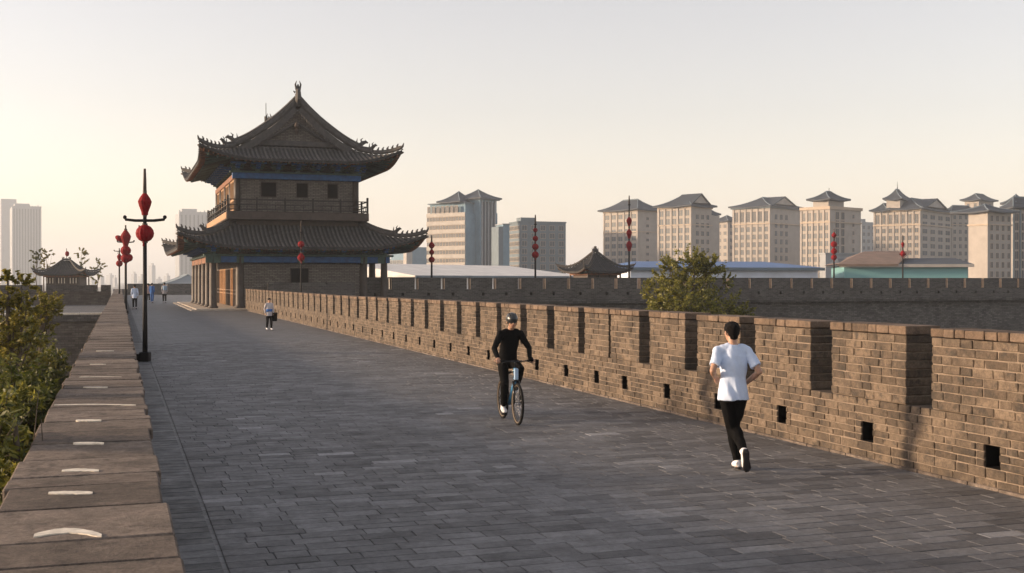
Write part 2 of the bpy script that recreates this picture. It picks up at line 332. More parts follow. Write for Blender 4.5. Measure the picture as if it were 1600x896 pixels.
# ------------------------------------------------------------ right battlement, brick by brick
bw = empty('battlement_wall', (0, 0, 0), label='long sunlit brick battlement along the right edge of the walkway, with merlons and drain holes', cat='battlement')
edges = [(3.2, 5.3), (5.7, 7.5), (7.95, 9.25), (9.65, 11.73), (12.2, 13.83), (14.33, 15.88), (16.33, 17.79), (18.23, 19.68), (20.13, 21.5), (21.58, 22.88), (23.22, 24.7)]
y = 25.15
while y < 92.5: edges.append((y, y + 1.46 + random.uniform(-.05, .05))); y += 1.9
Y0, Y1 = edges[0][0], edges[-1][1]; TW = .5; SILL = .82
ch = .106
def htop(y): return 1.82 if y < 22 else 1.82 - .12 * min(1, (y - 22) / 30)
holes = [((a + c) / 2 - .12, (a + c) / 2 + .12) for a, c in edges]
core = MB(); x0, x1 = XW + .013, XW + TW - .012
core.box(x0, Y0, 0, x1, Y1, .24); core.box(x0, Y0, .51, x1, Y1, SILL - .09); p = Y0
for h0, h1 in holes: core.box(x0, p, .24, x1, h0 - .01, .51); p = h1 + .01
core.box(x0, p, .24, x1, Y1, .51); core.build('mortar_bed', M['mortar'], bw)
for h0, h1 in holes:
    b = MB(); xa, xb = XW + .02, XW + .46; t_ = .012
    b.box(xa, h0 + .001, .245, xb, h0 + t_, .505); b.box(xa, h1 - t_, .245, xb, h1 - .001, .505); b.box(xa, h0 + t_, .243, xb, h1 - t_, .25); b.box(xa, h0 + t_, .5, xb, h1 - t_, .507); b.box(xb + .001, h0, .243, xb + .01, h1, .507)
    b.build('drain_shade_liner', M['dark'], bw)  # added dark sleeve, its colour stands in for shade inside the hole
def blen(): return random.choice((.19, .25, .3, .34, .38)) + random.uniform(-.02, .02)
def course(mb, ya, yb, z0, z1, skips=(), co=0.):
    y = ya
    while y < yb - .001:
        l = blen();
        if yb - (y + l) < .12: l = yb - y
        e = y + l
        for h0, h1 in skips:
            if y < h1 and e > h0:
                if y < h0 - .03: e = h0
                else: y = h1; e = max(e, h1 + .14); e = min(e, yb)
        if e - y > .02:
            far = y > 48; jx = random.uniform(-.008, .005)
            if far: mb.box(XW + jx - co, y + .006, z0 + .006, XW + TW, e - .006, z1 - .004)
            else: mb.cbox(XW + jx - co, y + .007, z0 + .008, XW + TW + random.uniform(0, .01) + co, e - .007, z1 - .006, .008, .004)
        y = e
base = MB()
zs = [0, .12, .24, .33, .42, .51, .61, .715]
for i in range(7): course(base, Y0, Y1, zs[i], zs[i + 1], holes if .2 < zs[i] < .5 else ())
course(base, Y0, Y1, .715, SILL)
base.build('parapet', M['brick'], bw)
for a, c in edges:
    H = htop(a); mb = MB(); n = 8; hh = (H - .12 - SILL) / n
    for k in range(n): course(mb, a, c, SILL + k * hh, SILL + (k + 1) * hh)
    o = mb.build('merlon', M['brick'], bw)
    k = MB(); course(k, a - .01, c + .01, H - .12, H + random.uniform(-.01, .01), (), .012); k.build('merlon_cap', M['coping'], o)
    k = MB(); k.box(x0, a + .022, SILL, x1, c - .022, H - .125); k.build('mortar_core', M['mortar'], o)
k = MB(); yy = Y0
while yy < Y1:
    l = random.uniform(.35, .6); k.cbox(XW - .035 + random.uniform(-.01, .01), yy, -.02, XW + .04, yy + l - .01, .035, .006, .004); yy += l
k.build('footing', M['slab'], bw)
# ------------------------------------------------------------ crenellated walls in shade
def crenel(root, L_, z0, sill, top, th, pitch, gap, hole, mat, ledge=True, start=0., lit_jamb=True):
    b = MB(); hz0, hz1 = hole
    b.box(0, 0, z0, L_, th, hz0); b.box(0, 0, hz1, L_, th, sill); x = start; hs = []; ms = []
    while x < L_:
        e = min(x + pitch - gap + random.uniform(-.06, .06), L_); ms.append((x, e)); hs.append((x + e) / 2 + random.uniform(-.3, .3)); x += pitch
    p = 0
    for h in hs: b.box(p, 0, hz0, min(h - .11, L_), th, hz1); p = h + .11
    b.box(p, 0, hz0, L_, th, hz1) if p < L_ else None
    b.box(0, th, z0, L_, th + .02, sill - .02, 1)
    b.build('parapet', [mat, M['dark']], root)
    for a, c in ms:
        m_ = MB(); m_.cbox(a, 0, sill, c, th, top, .02, .01); m_.box(a - .02, -.03, top, c + .02, th + .03, top + .07, 0)
        m_.build('merlon', mat, root)
        if lit_jamb:
            q_ = MB(); q_.box(a - .045, .015, sill - .1, a - .004, th + .02, top - .01); q_.build('merlon_lit_jamb', M['lit_jamb'], root)  # thin added strip, the sunlit jamb put into its colour
    if ledge:
        b = MB(); b.box(-.2, -.28, z0 - .42, L_, 0.25, z0 - .01); b.box(-.2, -.38, z0 - .2, L_, -.27, z0 - .08); b.build('ledge', M['cutb'], root)
A = Vector((19.4, 95.35, 0)); Bp = P(1760, 438, 127); Bp.z = 0
dv = Bp - A; LW = dv.length; rz = math.atan2(dv.y, dv.x)
fw = empty('courtyard_wall', A, rz, label='grey crenellated wall in shade across the courtyard, beyond the sunlit battlement', cat='wall')
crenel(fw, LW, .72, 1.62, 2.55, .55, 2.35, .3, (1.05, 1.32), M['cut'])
b = MB(); b.box(0, .3, -12.3, LW, 9, .3); b.build('wall_body', M['cutb'], fw)
b = MB(); b.box(0, .56, .3, LW, 9, .72); b.build('wall_walk', M['cutc'], fw)
# cross wall at the end of the walkway
cw = empty('end_wall', (XL0 - .3, 197, 0), 0, label='far crenellated brick wall closing off the end of the walkway', cat='wall')
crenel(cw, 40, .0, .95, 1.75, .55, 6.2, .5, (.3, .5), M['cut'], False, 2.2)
fp = empty('terrace_parapet', (11.2, 93.3, 0), 0, label='grey brick parapet in front of the tower, beyond the sunlit battlement', cat='parapet')
b = MB(); b.box(0, 0, 0, 7.0, .4, 2.1); b.build('parapet_body', M['cut'], fp)
b = MB()
for i in range(3): b.box(-.03 + i * 2.37, -.04, 2.1, 2.25 + i * 2.37, .44, 2.2)
b.build('coping', M['cutb'], fp)
# ------------------------------------------------------------ haze
hz = MB(); hz.box(-6900, -3000, -13, 6900, 7400, 175)
hm = bpy.data.materials.new('haze'); hm.use_nodes = True; hn = hm.node_tree; hn.nodes.clear()
ho = hn.nodes.new('ShaderNodeOutputMaterial'); hv = hn.nodes.new('ShaderNodeVolumePrincipled'); hn.links.new(hv.outputs[0], ho.inputs['Volume'])
hv.inputs['Density'].default_value = .0003; hv.inputs['Color'].default_value = (.86, .93, 1.0, 1); hv.inputs['Anisotropy'].default_value = .1
tag(hz.build('haze', hm), kind='stuff')
#PART2
# ------------------------------------------------------------ Chinese roofs
def lerp_prof(pr, d):
    if d <= pr[0][0]: return pr[0][1]
    for (a, za), (b_, zb) in zip(pr, pr[1:]):
        if d <= b_: t = (d - a) / (b_ - a); return za + (zb - za) * t
    return pr[-1][1]
def smooth_prof(pr, d, e=.35): return (lerp_prof(pr, d - e) + 2 * lerp_prof(pr, d) + lerp_prof(pr, d + e)) / 4
class Roof:
    def __init__(s, cx, cy, ax, ay, prof, lift, Q, ext):
        s.cx, s.cy, s.ax, s.ay, s.prof, s.L, s.Q, s.E = cx, cy, ax, ay, prof, lift, Q, ext
    def pt(s, x, y, dz=0):
        dx, dy = s.ax - abs(x), s.ay - abs(y); d = max(0, min(dx, dy)); q = math.hypot(max(0, dx), max(0, dy)); e = max(0, 1 - q / s.Q)
        sx, sy = (1 if x > 0 else -1), (1 if y > 0 else -1)
        return Vector((s.cx + x + sx * s.E * e * e * .7, s.cy + y + sy * s.E * e * e * .7, smooth_prof(s.prof, d) + s.L * e ** 2.3 + dz))
    def side(s, k, a, d):          # k: 0 front, 1 right, 2 back, 3 left
        if k == 0: return (a, -s.ay + d)
        if k == 2: return (-a, s.ay - d)
        if k == 1: return (s.ax - d, a)
        return (-s.ax + d, -a)
    def half(s, k): return s.ax if k in (0, 2) else s.ay
def tile_roof(R, root, name, dmaxf, spacing=.34, nseg=8, rr=.085, soff=2.6, rafters=True, mats=None):
    sheet = MB(); rows = MB(); sof = MB(); raf = MB(); th = .2
    for k in range(4):
        A_ = R.half(k); n = int(2 * A_ / spacing); prev = None
        for i in range(n + 1):
            a = -A_ + .02 + (2 * A_ - .04) * i / n; dm = dmaxf(k, a)
            if dm < .05: dm = .05
            pts = [R.pt(*R.side(k, a, dm * j / nseg)) for j in range(nseg + 1)]
            ds = min(dm, soff); low = [R.pt(*R.side(k, a, ds * j / 3), dz=-th - .05 * j) for j in range(4)]
            tan = Vector(R.pt(*R.side(k, a + .05, 0)) - R.pt(*R.side(k, a - .05, 0))); tan.z = 0; tan.normalize()
            nn = Vector((tan.y, -tan.x, 0))
            if prev is not None and abs(prev[2] - dm) < 1.2:
                pp, pl, _ = prev; m_ = nseg + 1
                sheet.add(pp + pts, [(j, m_ + j, m_ + j + 1, j + 1) for j in range(nseg)])
                sheet.add([pp[0], pts[0], low[0], pl[0]], [(0, 3, 2, 1)])
                sof.add(pl + low, [(j, j + 1, 5 + j, 4 + j) for j in range(3)])
            elif prev is not None:
                m_ = nseg + 1; pp, pl, dmp = prev; dd = min(dm, dmp)
                q0 = [R.pt(*R.side(k, a, dd * j / nseg)) for j in range(nseg + 1)]; ap = -A_ + .02 + (2 * A_ - .04) * (i - 1) / n
                q1 = [R.pt(*R.side(k, ap, dd * j / nseg)) for j in range(nseg + 1)]
                sheet.add(q1 + q0, [(j, m_ + j, m_ + j + 1, j + 1) for j in range(nseg)]); sof.add(pl + low, [(j, j + 1, 5 + j, 4 + j) for j in range(3)])
                sheet.add([pp[0], pts[0], low[0], pl[0]], [(0, 3, 2, 1)])
            prev = (pts, low, dm)
            vs = []
            pts2 = [pts[0] + (pts[0] - pts[1]).normalized() * .06] + pts[1:]
            for p in pts2:
                for an in (0, 50, 90, 130, 180): vs.append(p + tan * (rr * math.cos(rad(an))) + Vector((0, 0, rr * 1.15 * math.sin(rad(an)) + .01)))
            rows.add(vs, [(j * 5 + q, j * 5 + q + 1, (j + 1) * 5 + q + 1, (j + 1) * 5 + q) for j in range(nseg) for q in range(4)] + [(0, 1, 2, 3, 4)])
            if rafters and i % 1 == 0 and dm > .3:
                e0 = R.pt(*R.side(k, a, .06), dz=-th - .04); e1 = R.pt(*R.side(k, a, min(dm, soff)), dz=-th - .22)
                raf.sweep([e0, e1], .055, 6, 0)
                if i % 2 == 0:
                    e0 = R.pt(*R.side(k, a, .5), dz=-th - .18); e1 = R.pt(*R.side(k, a, min(max(dm, .6), soff)), dz=-th - .4); raf.sweep([e0, e1], .08, 6, 1)
    mats = mats or (M['tile'], M['tile2'])
    o = sheet.build(name, mats[1], root); rows.build('tile_rows', mats[0], o); s_ = sof.build('soffit', M['wood2'], root)
    if rafters: raf.build('rafters', [M['raft'], M['raftg']], s_)
    return o
def ridge(root, pts, w_, h_, name='ridge', figs=None, tip=.35):
    mb = MB(); pts = [Vector(p) for p in pts]
    up = [p + Vector((0, 0, h_ * .5)) for p in pts]
    if tip: d_ = (up[-1] - up[-2]).normalized(); up += [up[-1] + d_ * tip * .6 + Vector((0, 0, tip * .3)), up[-1] + d_ * tip * .9 + Vector((0, 0, tip * .9))]
    rd = [(w_ / 2, h_ / 2)] * len(pts) + ([(w_ * .4, h_ * .35), (w_ * .15, h_ * .12)] if tip else [])
    mb.sweep(up, rd, 8); mb.sweep([p + Vector((0, 0, h_ * .5)) for p in up[:len(pts)]], w_ * .36, 6)
    o = mb.build(name, M['ridge'], root); return o
def beast(root, p, dr, s=1., name='ridge_beast'):
    p = Vector(p); dr = Vector(dr).normalized(); mb = MB(); Z = Vector((0, 0, 1)); q = lambda a, z: p + dr * (a * s) + Z * (z * s)
    mb.sweep([q(-.3, -.05), q(-.12, .25), q(.1, .42), q(.34, .5), q(.5, .42)], [.2 * s, .19 * s, .17 * s, .12 * s, .05 * s], 7)
    mb.sweep([q(0, .4), q(-.08, .66), q(.1, .82)], [.08 * s, .06 * s, .015 * s], 5); mb.sweep([q(-.28, .15), q(-.42, .5), q(-.36, .78)], [.1 * s, .06 * s, .012 * s], 5)
    mb.sweep([q(.2, .46), q(.3, .68)], [.05 * s, .012 * s], 5)
    return mb.build(name, M['ridge'], root)
def figure(root, p, dr, s=.3):
    p = Vector(p); dr = Vector(dr).normalized(); mb = MB(); Z = Vector((0, 0, 1)); q = lambda a, z: p + dr * (a * s) + Z * (z * s)
    mb.sweep([q(-.25, -.1), q(-.15, .5), q(.05, .95), q(.3, 1.05)], [.3 * s, .26 * s, .18 * s, .07 * s], 6)
    mb.sweep([q(.12, 0), q(.1, .6)], .1 * s, 5); mb.sweep([q(-.35, .1), q(-.55, .8)], [.12 * s, .03 * s], 5)
    return mb.build('ridge_figure', M['ridge'], root)
def hip(root, R, sx, sy, d0, d1, w_=.34, h_=.42, bd=None, nf=5):
    def pp(d): return R.pt(sx * (R.ax - d), sy * (R.ay - d), .06)
    n = 10; pts = [pp(d0 + (d1 - d0) * i / n) for i in range(n + 1)]
    if bd is None: ridge(root, pts, w_, h_, 'hip_ridge'); return
    k = max(1, min(n - 1, round(n * (bd - d0) / (d1 - d0))))
    ridge(root, pts[:k + 1], w_, h_, 'hip_ridge', tip=0); ridge(root, pts[k:], w_ * .75, h_ * .62, 'hip_ridge')
    dr = pts[-1] - pts[k]; beast(root, pts[k] + Vector((0, 0, h_ * .7)), dr, .85)
    for i in range(nf):
        d = bd + (d1 - bd) * (i + 1.2) / (nf + .8); figure(root, pp(d) + Vector((0, 0, h_ * .62)), dr, .3)
    mb = MB(); e = pp(d1) + Vector((0, 0, -.35)); u = Vector((sx, sy, 0)).normalized()
    mb.sweep([e - u * 1.6 - Vector((0, 0, .35)), e - u * .5 - Vector((0, 0, .08)), e + u * .25 + Vector((0, 0, .12))], [(.16, .2), (.15, .17), (.1, .08)], 6)
    mb.build('corner_beam', M['wood2'], root)
# ------------------------------------------------------------ the gate tower
CX = 14.0
tw = empty('gate_tower', (0, 0, 0), label='large two storey gate tower with grey tiled upturned roofs and blue painted beams', cat='tower')
b = MB(); b.box(5.2, 91.6, 0, 24.6, 124, .1); b.box(5.6, 92.2, .1, 24.2, 123.6, .16); b.build('stone_platform', M['stone'], tw)
mbk = MB(); mbk.box(9.2, 96.3, .165, 18.9, 119, 5.9); 
lower = mbk.build('lower_wall', M['tbrick'], tw)
# column ring
def column(x, y, z0, z1, r, mat):
    c = MB(); c.lathe([(r * 1.35, 0), (r * 1.35, .12), (r * 1.05, .2), (r, .24), (r * .98, (z1 - z0) * .6), (r * .9, z1 - z0)], (x, y, z0), 14); return c.build('column', mat, tw, True)
colx = [7.05, 20.95]; ys = [94.8, 99.6, 104.4, 109.2, 114, 118.8]
for y in ys:
    for x in colx: column(x, y, .16, 4.4, .3, M['wood'])
for x in (9.15, 19.2): column(x, 94.8, .16, 4.4, .34, M['wood'])
for x in (12.5, 15.8): column(x, 118.8, .16, 4.4, .3, M['wood'])
b = MB(); b.box(9.4, 94.75, .17, 18.95, 96.28, 3.7); fwall = b.build('front_wall', M['tbrick'], tw)
def window(par, x0, x1, z0, z1, y, name='window', frame=.1):
    b = MB(); b.box(x0, y - .03, z0, x1, y + .05, z1, 0)
    o = b.build(name, [M['dark']], par); f = MB()
    f.box(x0 - frame, y - .1, z0 - frame, x0, y + .02, z1 + frame); f.box(x1, y - .1, z0 - frame, x1 + frame, y + .02, z1 + frame)
    f.box(x0, y - .1, z0 - frame, x1, y + .02, z0); f.box(x0, y - .1, z1, x1, y + .02, z1 + frame); n = 1
    for i in range(1, n): xx = x0 + (x1 - x0) * i / n; f.box(xx - .03, y - .06, z0, xx + .03, y - .031, z1)
    f.build('window_frame', M['wood2'], o); return o
window(fwall, 13.2, 14.6, 2.15, 3.35, 94.74, frame=.05)
b = MB(); b.box(13.0, 94.66, 2.0, 14.8, 94.73, 2.12); b.build('sill', M['tbrick'], fwall)
# left side door bays, sunlight on the timber painted as golden panels
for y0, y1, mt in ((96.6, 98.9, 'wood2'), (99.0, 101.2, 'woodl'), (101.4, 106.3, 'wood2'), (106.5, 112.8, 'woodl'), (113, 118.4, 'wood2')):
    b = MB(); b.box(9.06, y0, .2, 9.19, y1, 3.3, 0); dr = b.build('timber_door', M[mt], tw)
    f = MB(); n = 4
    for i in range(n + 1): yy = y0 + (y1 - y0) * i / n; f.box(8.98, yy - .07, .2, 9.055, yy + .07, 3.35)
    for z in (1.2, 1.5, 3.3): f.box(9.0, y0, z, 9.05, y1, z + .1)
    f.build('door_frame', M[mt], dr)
# painted beams
def beam(x0, y0, x1, y1, z0, z1, mats, name='painted_beam'):
    b = MB(); b.cbox(x0, y0, z0, x1, y1, z1, .03); o = b.build(name, mats, tw); return o
beam(6.6, 94.55, 21.4, 95.05, 3.82, 4.32, M['blue']); beam(6.8, 95.06, 7.3, 119, 3.82, 4.32, M['raft']); beam(20.7, 95.06, 21.2, 119, 3.82, 4.32, M['blue'])
beam(6.3, 94.42, 21.7, 95.2, 4.325, 4.5, M['green']); beam(6.6, 95.21, 7.5, 119.2, 4.325, 4.5, M['green'])
for i, x in enumerate((6.75, 7.35, 9.15, 14.0, 19.2, 20.65)):
    b = MB(); b.box(x - .28, 94.5, 3.78, x + .28, 94.548, 4.34); b.build('beam_collar', M['green'], tw)
# bracket sets (shared meshes)
def bracket_mesh():
    b = MB()
    for i, (wd, dp, z) in enumerate(((.34, .34, 0), (.34, .8, .17), (.9, .3, .17), (.34, 1.2, .34), (1.15, .3, .34), (1.15, .26, .345))):
        b.cbox(-wd / 2, -dp, z, wd / 2, .15, z + .14, .02, 0, i % 2)
    for x in (-.45, 0, .45): b.cbox(x - .1, -.6, .49, x + .1, -.3, .62, .02, 0, 0)
    b.cbox(-.62, -1.25, .5, .62, -.95, .64, .02, 0, 1)
    return b.mesh('bracket_set', [M['green'], M['blue']])
bme = bracket_mesh()
def brackets(x0, x1, y0, y1, z, nx, ny):
    for i in range(nx):
        x = x0 + (x1 - x0) * i / (nx - 1); inst('bracket_set', bme, tw, (x, y0, z), 0); inst('bracket_set', bme, tw, (x, y1, z), math.pi)
    for i in range(1, ny - 1):
        y = y0 + (y1 - y0) * i / (ny - 1); inst('bracket_set', bme, tw, (x0, y, z), -math.pi / 2); inst('bracket_set', bme, tw, (x1, y, z), math.pi / 2)
brackets(7.05, 20.95, 94.7, 118.9, 4.51, 9, 14)
# lower roof: a skirt all round
cyl = 107.4
LR = Roof(CX, cyl, 9.65, 15.6, [(0, 5.0), (1, 5.28), (2, 5.65), (3, 6.12), (4, 6.7), (4.9, 7.35)], 1.15, 5.6, .25)
DL = 4.6
tile_roof(LR, tw, 'lower_roof', lambda k, a: min(DL, LR.half(k) - abs(a)))
for sx in (-1, 1):
    for sy in (-1, 1): hip(tw, LR, sx, sy, DL, .1, bd=1.9, nf=5)
x0, x1, y0, y1 = CX - 9.65 + DL, CX + 9.65 - DL, cyl - 15.6 + DL, cyl + 15.6 - DL
b = MB()
for q in ((x0 - .2, y0 - .2, x1 + .2, y0 + .2), (x0 - .2, y1 - .2, x1 + .2, y1 + .2), (x0 - .2, y0 + .2, x0 + .2, y1 - .2), (x1 - .2, y0 + .2, x1 + .2, y1 - .2)): b.cbox(q[0], q[1], 7.0, q[2], q[3], 7.5, .05)
b.build('surround_ridge', M['ridge'], tw)
for sx in (x0, x1): beast(tw, (sx, y0 - .1, 7.3), (0, -1, 0), .6)
# upper storey
UY0, UY1 = 96.6, 116.0
b = MB(); b.box(9.2, UY0, 5.95, 18.8, UY1 - .1, 11.0); up = b.build('upper_wall', M['tbrick'], tw)
for x in (9.1, 18.9):
    for y in (UY0 - .02, 101.4, 106.2, 111, UY1 - .3):
        c = MB(); c.lathe([(.27, 0), (.26, 3.0)], (x, y, 7.95), 12); c.build('column', M['wood'], tw, True)
for x0_, x1_ in ((11.05, 12.25), (13.95, 14.85), (16.55, 17.35)): window(up, x0_, x1_, 9.3, 10.45, UY0 - .02, frame=.04)
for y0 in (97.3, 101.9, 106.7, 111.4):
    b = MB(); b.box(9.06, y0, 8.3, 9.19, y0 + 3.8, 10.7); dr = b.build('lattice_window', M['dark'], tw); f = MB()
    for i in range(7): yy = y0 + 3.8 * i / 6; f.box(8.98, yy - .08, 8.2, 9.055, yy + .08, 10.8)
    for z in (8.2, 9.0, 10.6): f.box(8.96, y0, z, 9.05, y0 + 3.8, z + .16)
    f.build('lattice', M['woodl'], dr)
b = MB(); b.cbox(8.15, 95.15, 7.32, 19.75, 117.4, 7.98, .03); bal = b.build('balcony', M['wood2'], tw)
b = MB(); b.box(8.11, 95.3, 7.4, 8.145, 117.2, 7.9); b.build('balcony_side_board', M['woodl'], bal)
b = MB(); b.box(9.0, 96.0, 6.9, 19.0, 116.6, 7.3); b.build('balcony_base', M['wood2'], tw)
M['railw'] = plain('dark_rail_paint', (.022, .018, .016), .8, .2, 3)
def rail(xa, ya, xb, yb, n):
    r = empty('balustrade'); r.parent = tw; L_ = math.hypot(xb - xa, yb - ya); r.location = (xa, ya, 7.98); r.rotation_euler = (0, 0, math.atan2(yb - ya, xb - xa))
    b = MB()
    for z in (.12, .5, .92): b.box(0, -.04, z, L_, .04, z + .07)
    for i in range(n * 3 + 1): x = L_ * i / (n * 3); b.box(x - .02, -.025, .12, x + .02, .025, .5)
    b.build('rail', M['railw'], r)
    for i in range(n + 1): b = MB(); x = L_ * i / n; b.box(x - .07, -.07, 0, x + .07, .07, 1.12 if 0 < i < n else 1.3); b.build('rail_post', M['railw'], r)
rail(8.25, 95.25, 19.65, 95.25, 5); rail(8.25, 117.2, 8.25, 95.35, 9); rail(19.65, 95.35, 19.65, 117.2, 9)
beam(8.7, UY0 - .35, 19.3, UY0 + .15, 10.42 + .3, 11.2, M['blue']); beam(8.85, UY0 + .2, 9.3, UY1, 10.75, 11.2, M['raft']); beam(18.7, UY0 + .2, 19.15, UY1, 10.75, 11.2, M['blue'])
beam(8.5, UY0 - .45, 19.5, UY0 + .25, 11.205, 11.34, M['green'])
brackets(9.1, 18.9, UY0 - .1, UY1, 11.35, 7, 11)
# upper hip-and-gable roof, gable facing the walkway
cyu = 106.0; AXU, AYU = 7.95, 12.7; DG = 3.6; OV = .7
UR = Roof(CX, cyu, AXU, AYU, [(0, 12.05), (1.2, 12.42), (2.4, 12.95), (3.6, 13.5), (4.5, 14.05), (6.0, 15.15), (7.2, 16.25), (7.7, 16.8), (8.3, 17.5)], 1.1, 4.8, .25)
def dU(k, a):
    if k in (0, 2): return min(DG, AXU - abs(a))
    r = AYU - abs(a); return AXU if r > DG - OV else r
tile_roof(UR, tw, 'upper_roof', dU, nseg=14)
for sx in (-1, 1):
    for sy in (-1, 1): hip(tw, UR, sx, sy, 3.1, .1, bd=1.9, nf=5)
# gable roof continues over the gable: descending ridges
for sy in (-1, 1):
    yy = sy * (AYU - DG + OV + .05)
    for sx in (-1, 1):
        pts = [Vector((CX + sx * (AXU - d_), cyu + yy, smooth_prof(UR.prof, d_) + .1)) for d_ in [8.1 - i * .5 for i in range(12)]]
        ridge(tw, pts, .42, .55, 'gable_ridge', tip=0); beast(tw, pts[-1] + Vector((0, 0, .4)), (sx, 0, 0), 1.05)
        b = MB(); vs = []
        for d_ in [8.15 - i * .5 for i in range(11)]:
            z = smooth_prof(UR.prof, d_); x = CX + sx * (AXU - d_); y_ = cyu + yy + sy * .06
            vs += [(x, y_, z + .02), (x, y_, z - .62), (x, y_ - sy * .1, z + .02), (x, y_ - sy * .1, z - .62)]
        m_ = len(vs) // 4
        b.add(vs, [f for i in range(m_ - 1) for f in ((4*i, 4*i+1, 4*i+5, 4*i+4), (4*i+2, 4*i+6, 4*i+7, 4*i+3), (4*i+1, 4*i+3, 4*i+7, 4*i+5), (4*i, 4*i+4, 4*i+6, 4*i+2))])
        for i in range(26):
            d_ = 8.0 - i * .2; z = smooth_prof(UR.prof, d_) - .62; x = CX + sx * (AXU - d_); b.sweep([(x, cyu + yy + sy * .1, z), (x, cyu + yy + sy * .1, z - .14)], .06, 6)
        b.build('bargeboard', M['ridge'], tw)
    yg = cyu + sy * (AYU - DG - .25); zb = 13.6; vs = []; n = 12
    top = [(CX + AXU * 0 + s_ * (AXU - d_), smooth_prof(UR.prof, d_) - .2) for s_, rng in ((-1, [3.7 + i * (4.4 / n) for i in range(n + 1)]), (1, [8.1 - i * (4.4 / n) for i in range(n + 1)])) for d_ in rng]
    b = MB(); k_ = len(top); b.add([(x, yg, z) for x, z in top] + [(x, yg - sy * .3, z) for x, z in top] + [(top[0][0], yg, zb - .3), (top[-1][0], yg, zb - .3)],
          [tuple(range(k_ - 1, -1, -1)) + (2 * k_, 2 * k_ + 1), ]); gw = b.build('gable_wall', M['tbrick'], tw)
    b = MB(); b.cbox(CX - 4.6, yg + sy * .5 - .22, zb - .1, CX + 4.6, yg + sy * .5 + .22, zb + .35, .05); b.build('gable_ledge', M['ridge'], tw)
    if sy < 0:
        for s_ in (-1, 1):
            b = MB(); b.sweep([(CX, yg - .12, 15.6), (CX + s_ * 1.6, yg - .12, 14.55), (CX + s_ * 3.2, yg - .12, 13.65)], (.16, .14), 6, up=(0, 1, 0)); b.build('gable_brace', M['ridge'], tw)
        b = MB(); b.lathe([(.03, -.75), (.1, -.6), (.2, -.35), (.13, -.2), (.24, 0), (.16, .25), (.05, .4)], (CX, yg - .35, 15.2), 8); b.build('gable_pendant', M['wood2'], tw)
ym0, ym1 = cyu - (AYU - DG + OV) - .1, cyu + (AYU - DG + OV) + .1
b = MB(); b.cbox(CX - .22, ym0, 16.9, CX + .22, ym1, 17.45, .05); b.cbox(CX - .28, ym0, 17.45, CX + .28, ym1, 17.57, .03); b.build('main_ridge', M['ridge'], tw)
def chiwen(y, s_):
    b = MB(); q = lambda a, z: (CX, y + s_ * a, 17.0 + (z - 17.6) * .85)
    b.sweep([q(.2, 17.6), q(-.15, 18.1), q(-.1, 18.7), q(.15, 19.15), q(.0, 19.5)], [(.3, .4), (.28, .42), (.22, .3), (.16, .2), (.05, .06)], 8)
    b.sweep([q(.35, 18.3), q(.6, 18.9), q(.45, 19.4)], [.14, .1, .02], 6)
    for dx in (-1, 1): b.sweep([(CX + dx * .12, y, 18.1), (CX + dx * .22, y, 18.6), (CX + dx * .12, y, 18.9)], [.1, .08, .02], 6)
    b.sweep([(CX - .25, y - .1, 17.9), (CX - .42, y - .1, 18.05)], [.1, .02], 6)
    b.build('ridge_finial', M['ridge'], tw)
chiwen(ym0, 1); chiwen(ym1, -1)
b = MB(); pz = Vector((11.9, 100.5, 15.9)); b.sweep([pz - Vector((0, 0, .6)), pz + Vector((0, 0, .55))], .14, 8); b.sweep([pz + Vector((0, 0, .5)), pz + Vector((0, 0, 1.7))], .03, 5); b.build('lightning_rod', M['ridge'], tw)
# ------------------------------------------------------------ small pavilions
M['tiledark'] = plain('dark_roof_tile', (.05, .048, .047), .75, .35, 2.5, .4, island=.25)
def pavilion(name, loc, rz, ax, ay, he, prof, label, lift, cat='pavilion', bodyc=None, figs=3, kind='hip'):
    r = empty(name, loc, rz, label=label, cat=cat)
    R = Roof(0, 0, ax, ay, [(d_, z + he) for d_, z in prof], lift, min(ax, ay) * .75, .3)
    if kind == 'hip': f = lambda k, a: min(min(ax, ay), R.half(k) - abs(a))
    tile_roof(R, r, 'roof', f, .3, 8, .075, min(ax, ay) * .35, True, (M['tiledark'], M['tile2']))
    m = min(ax, ay)
    for sx in (-1, 1):
        for sy in (-1, 1):
            pts = [R.pt(sx * (ax - d_), sy * (ay - d_), .05) for d_ in [m * (1 - i / 9) for i in range(10)]]
            ridge(r, pts, .22, .26, 'hip_ridge'); 
            for i in (2, 3, 4): figure(r, pts[9 - i] + Vector((0, 0, .2)), (sx, sy, 0), .22)
    zt = prof[-1][1] + he
    if ax - m > .1 or ay - m > .1:
        b = MB(); b.cbox(-(ax - m) - .3, -(ay - m) - .12, zt - .05, ax - m + .3, ay - m + .12, zt + .3, .03); b.build('main_ridge', M['ridge'], r)
        for s_ in (-1, 1): beast(r, (s_ * (ax - m + .1), 0, zt + .2), (-s_, 0, 0), .55)
    bx, by = ax - m * .32, ay - m * .32
    b = MB(); b.box(-bx + .3, -by + .3, 0, bx - .3, by - .3, he - .25); b.build('body_wall', bodyc or M['wood2'], r)
    b = MB(); b.box(-bx - .1, -by - .1, he - .45, bx + .1, by + .1, he - .08); b.build('eaves_beam', M['raft'], r)
    for x in (-bx, -bx / 3, bx / 3, bx):
        for y in (-by, by): c = MB(); c.lathe([(.13, 0), (.12, he - .3)], (x, y, 0), 8); c.build('column', M['wood'], r)
    return r, R, bx, by
p0 = P(104, 438, 150); zt = (438 - 432) / F * 150 + HC
lpav, R, bx, by = pavilion('small_pavilion', (p0.x, p0.y, 1.0), rad(-16), 4.5, 4.0, 3.0, [(0, 0), (1.2, .4), (2.4, 1.15), (3.2, 1.9), (4.0, 2.75)], 'small dark pavilion with upturned tiled roof and a red flag, behind the left parapet', .8)
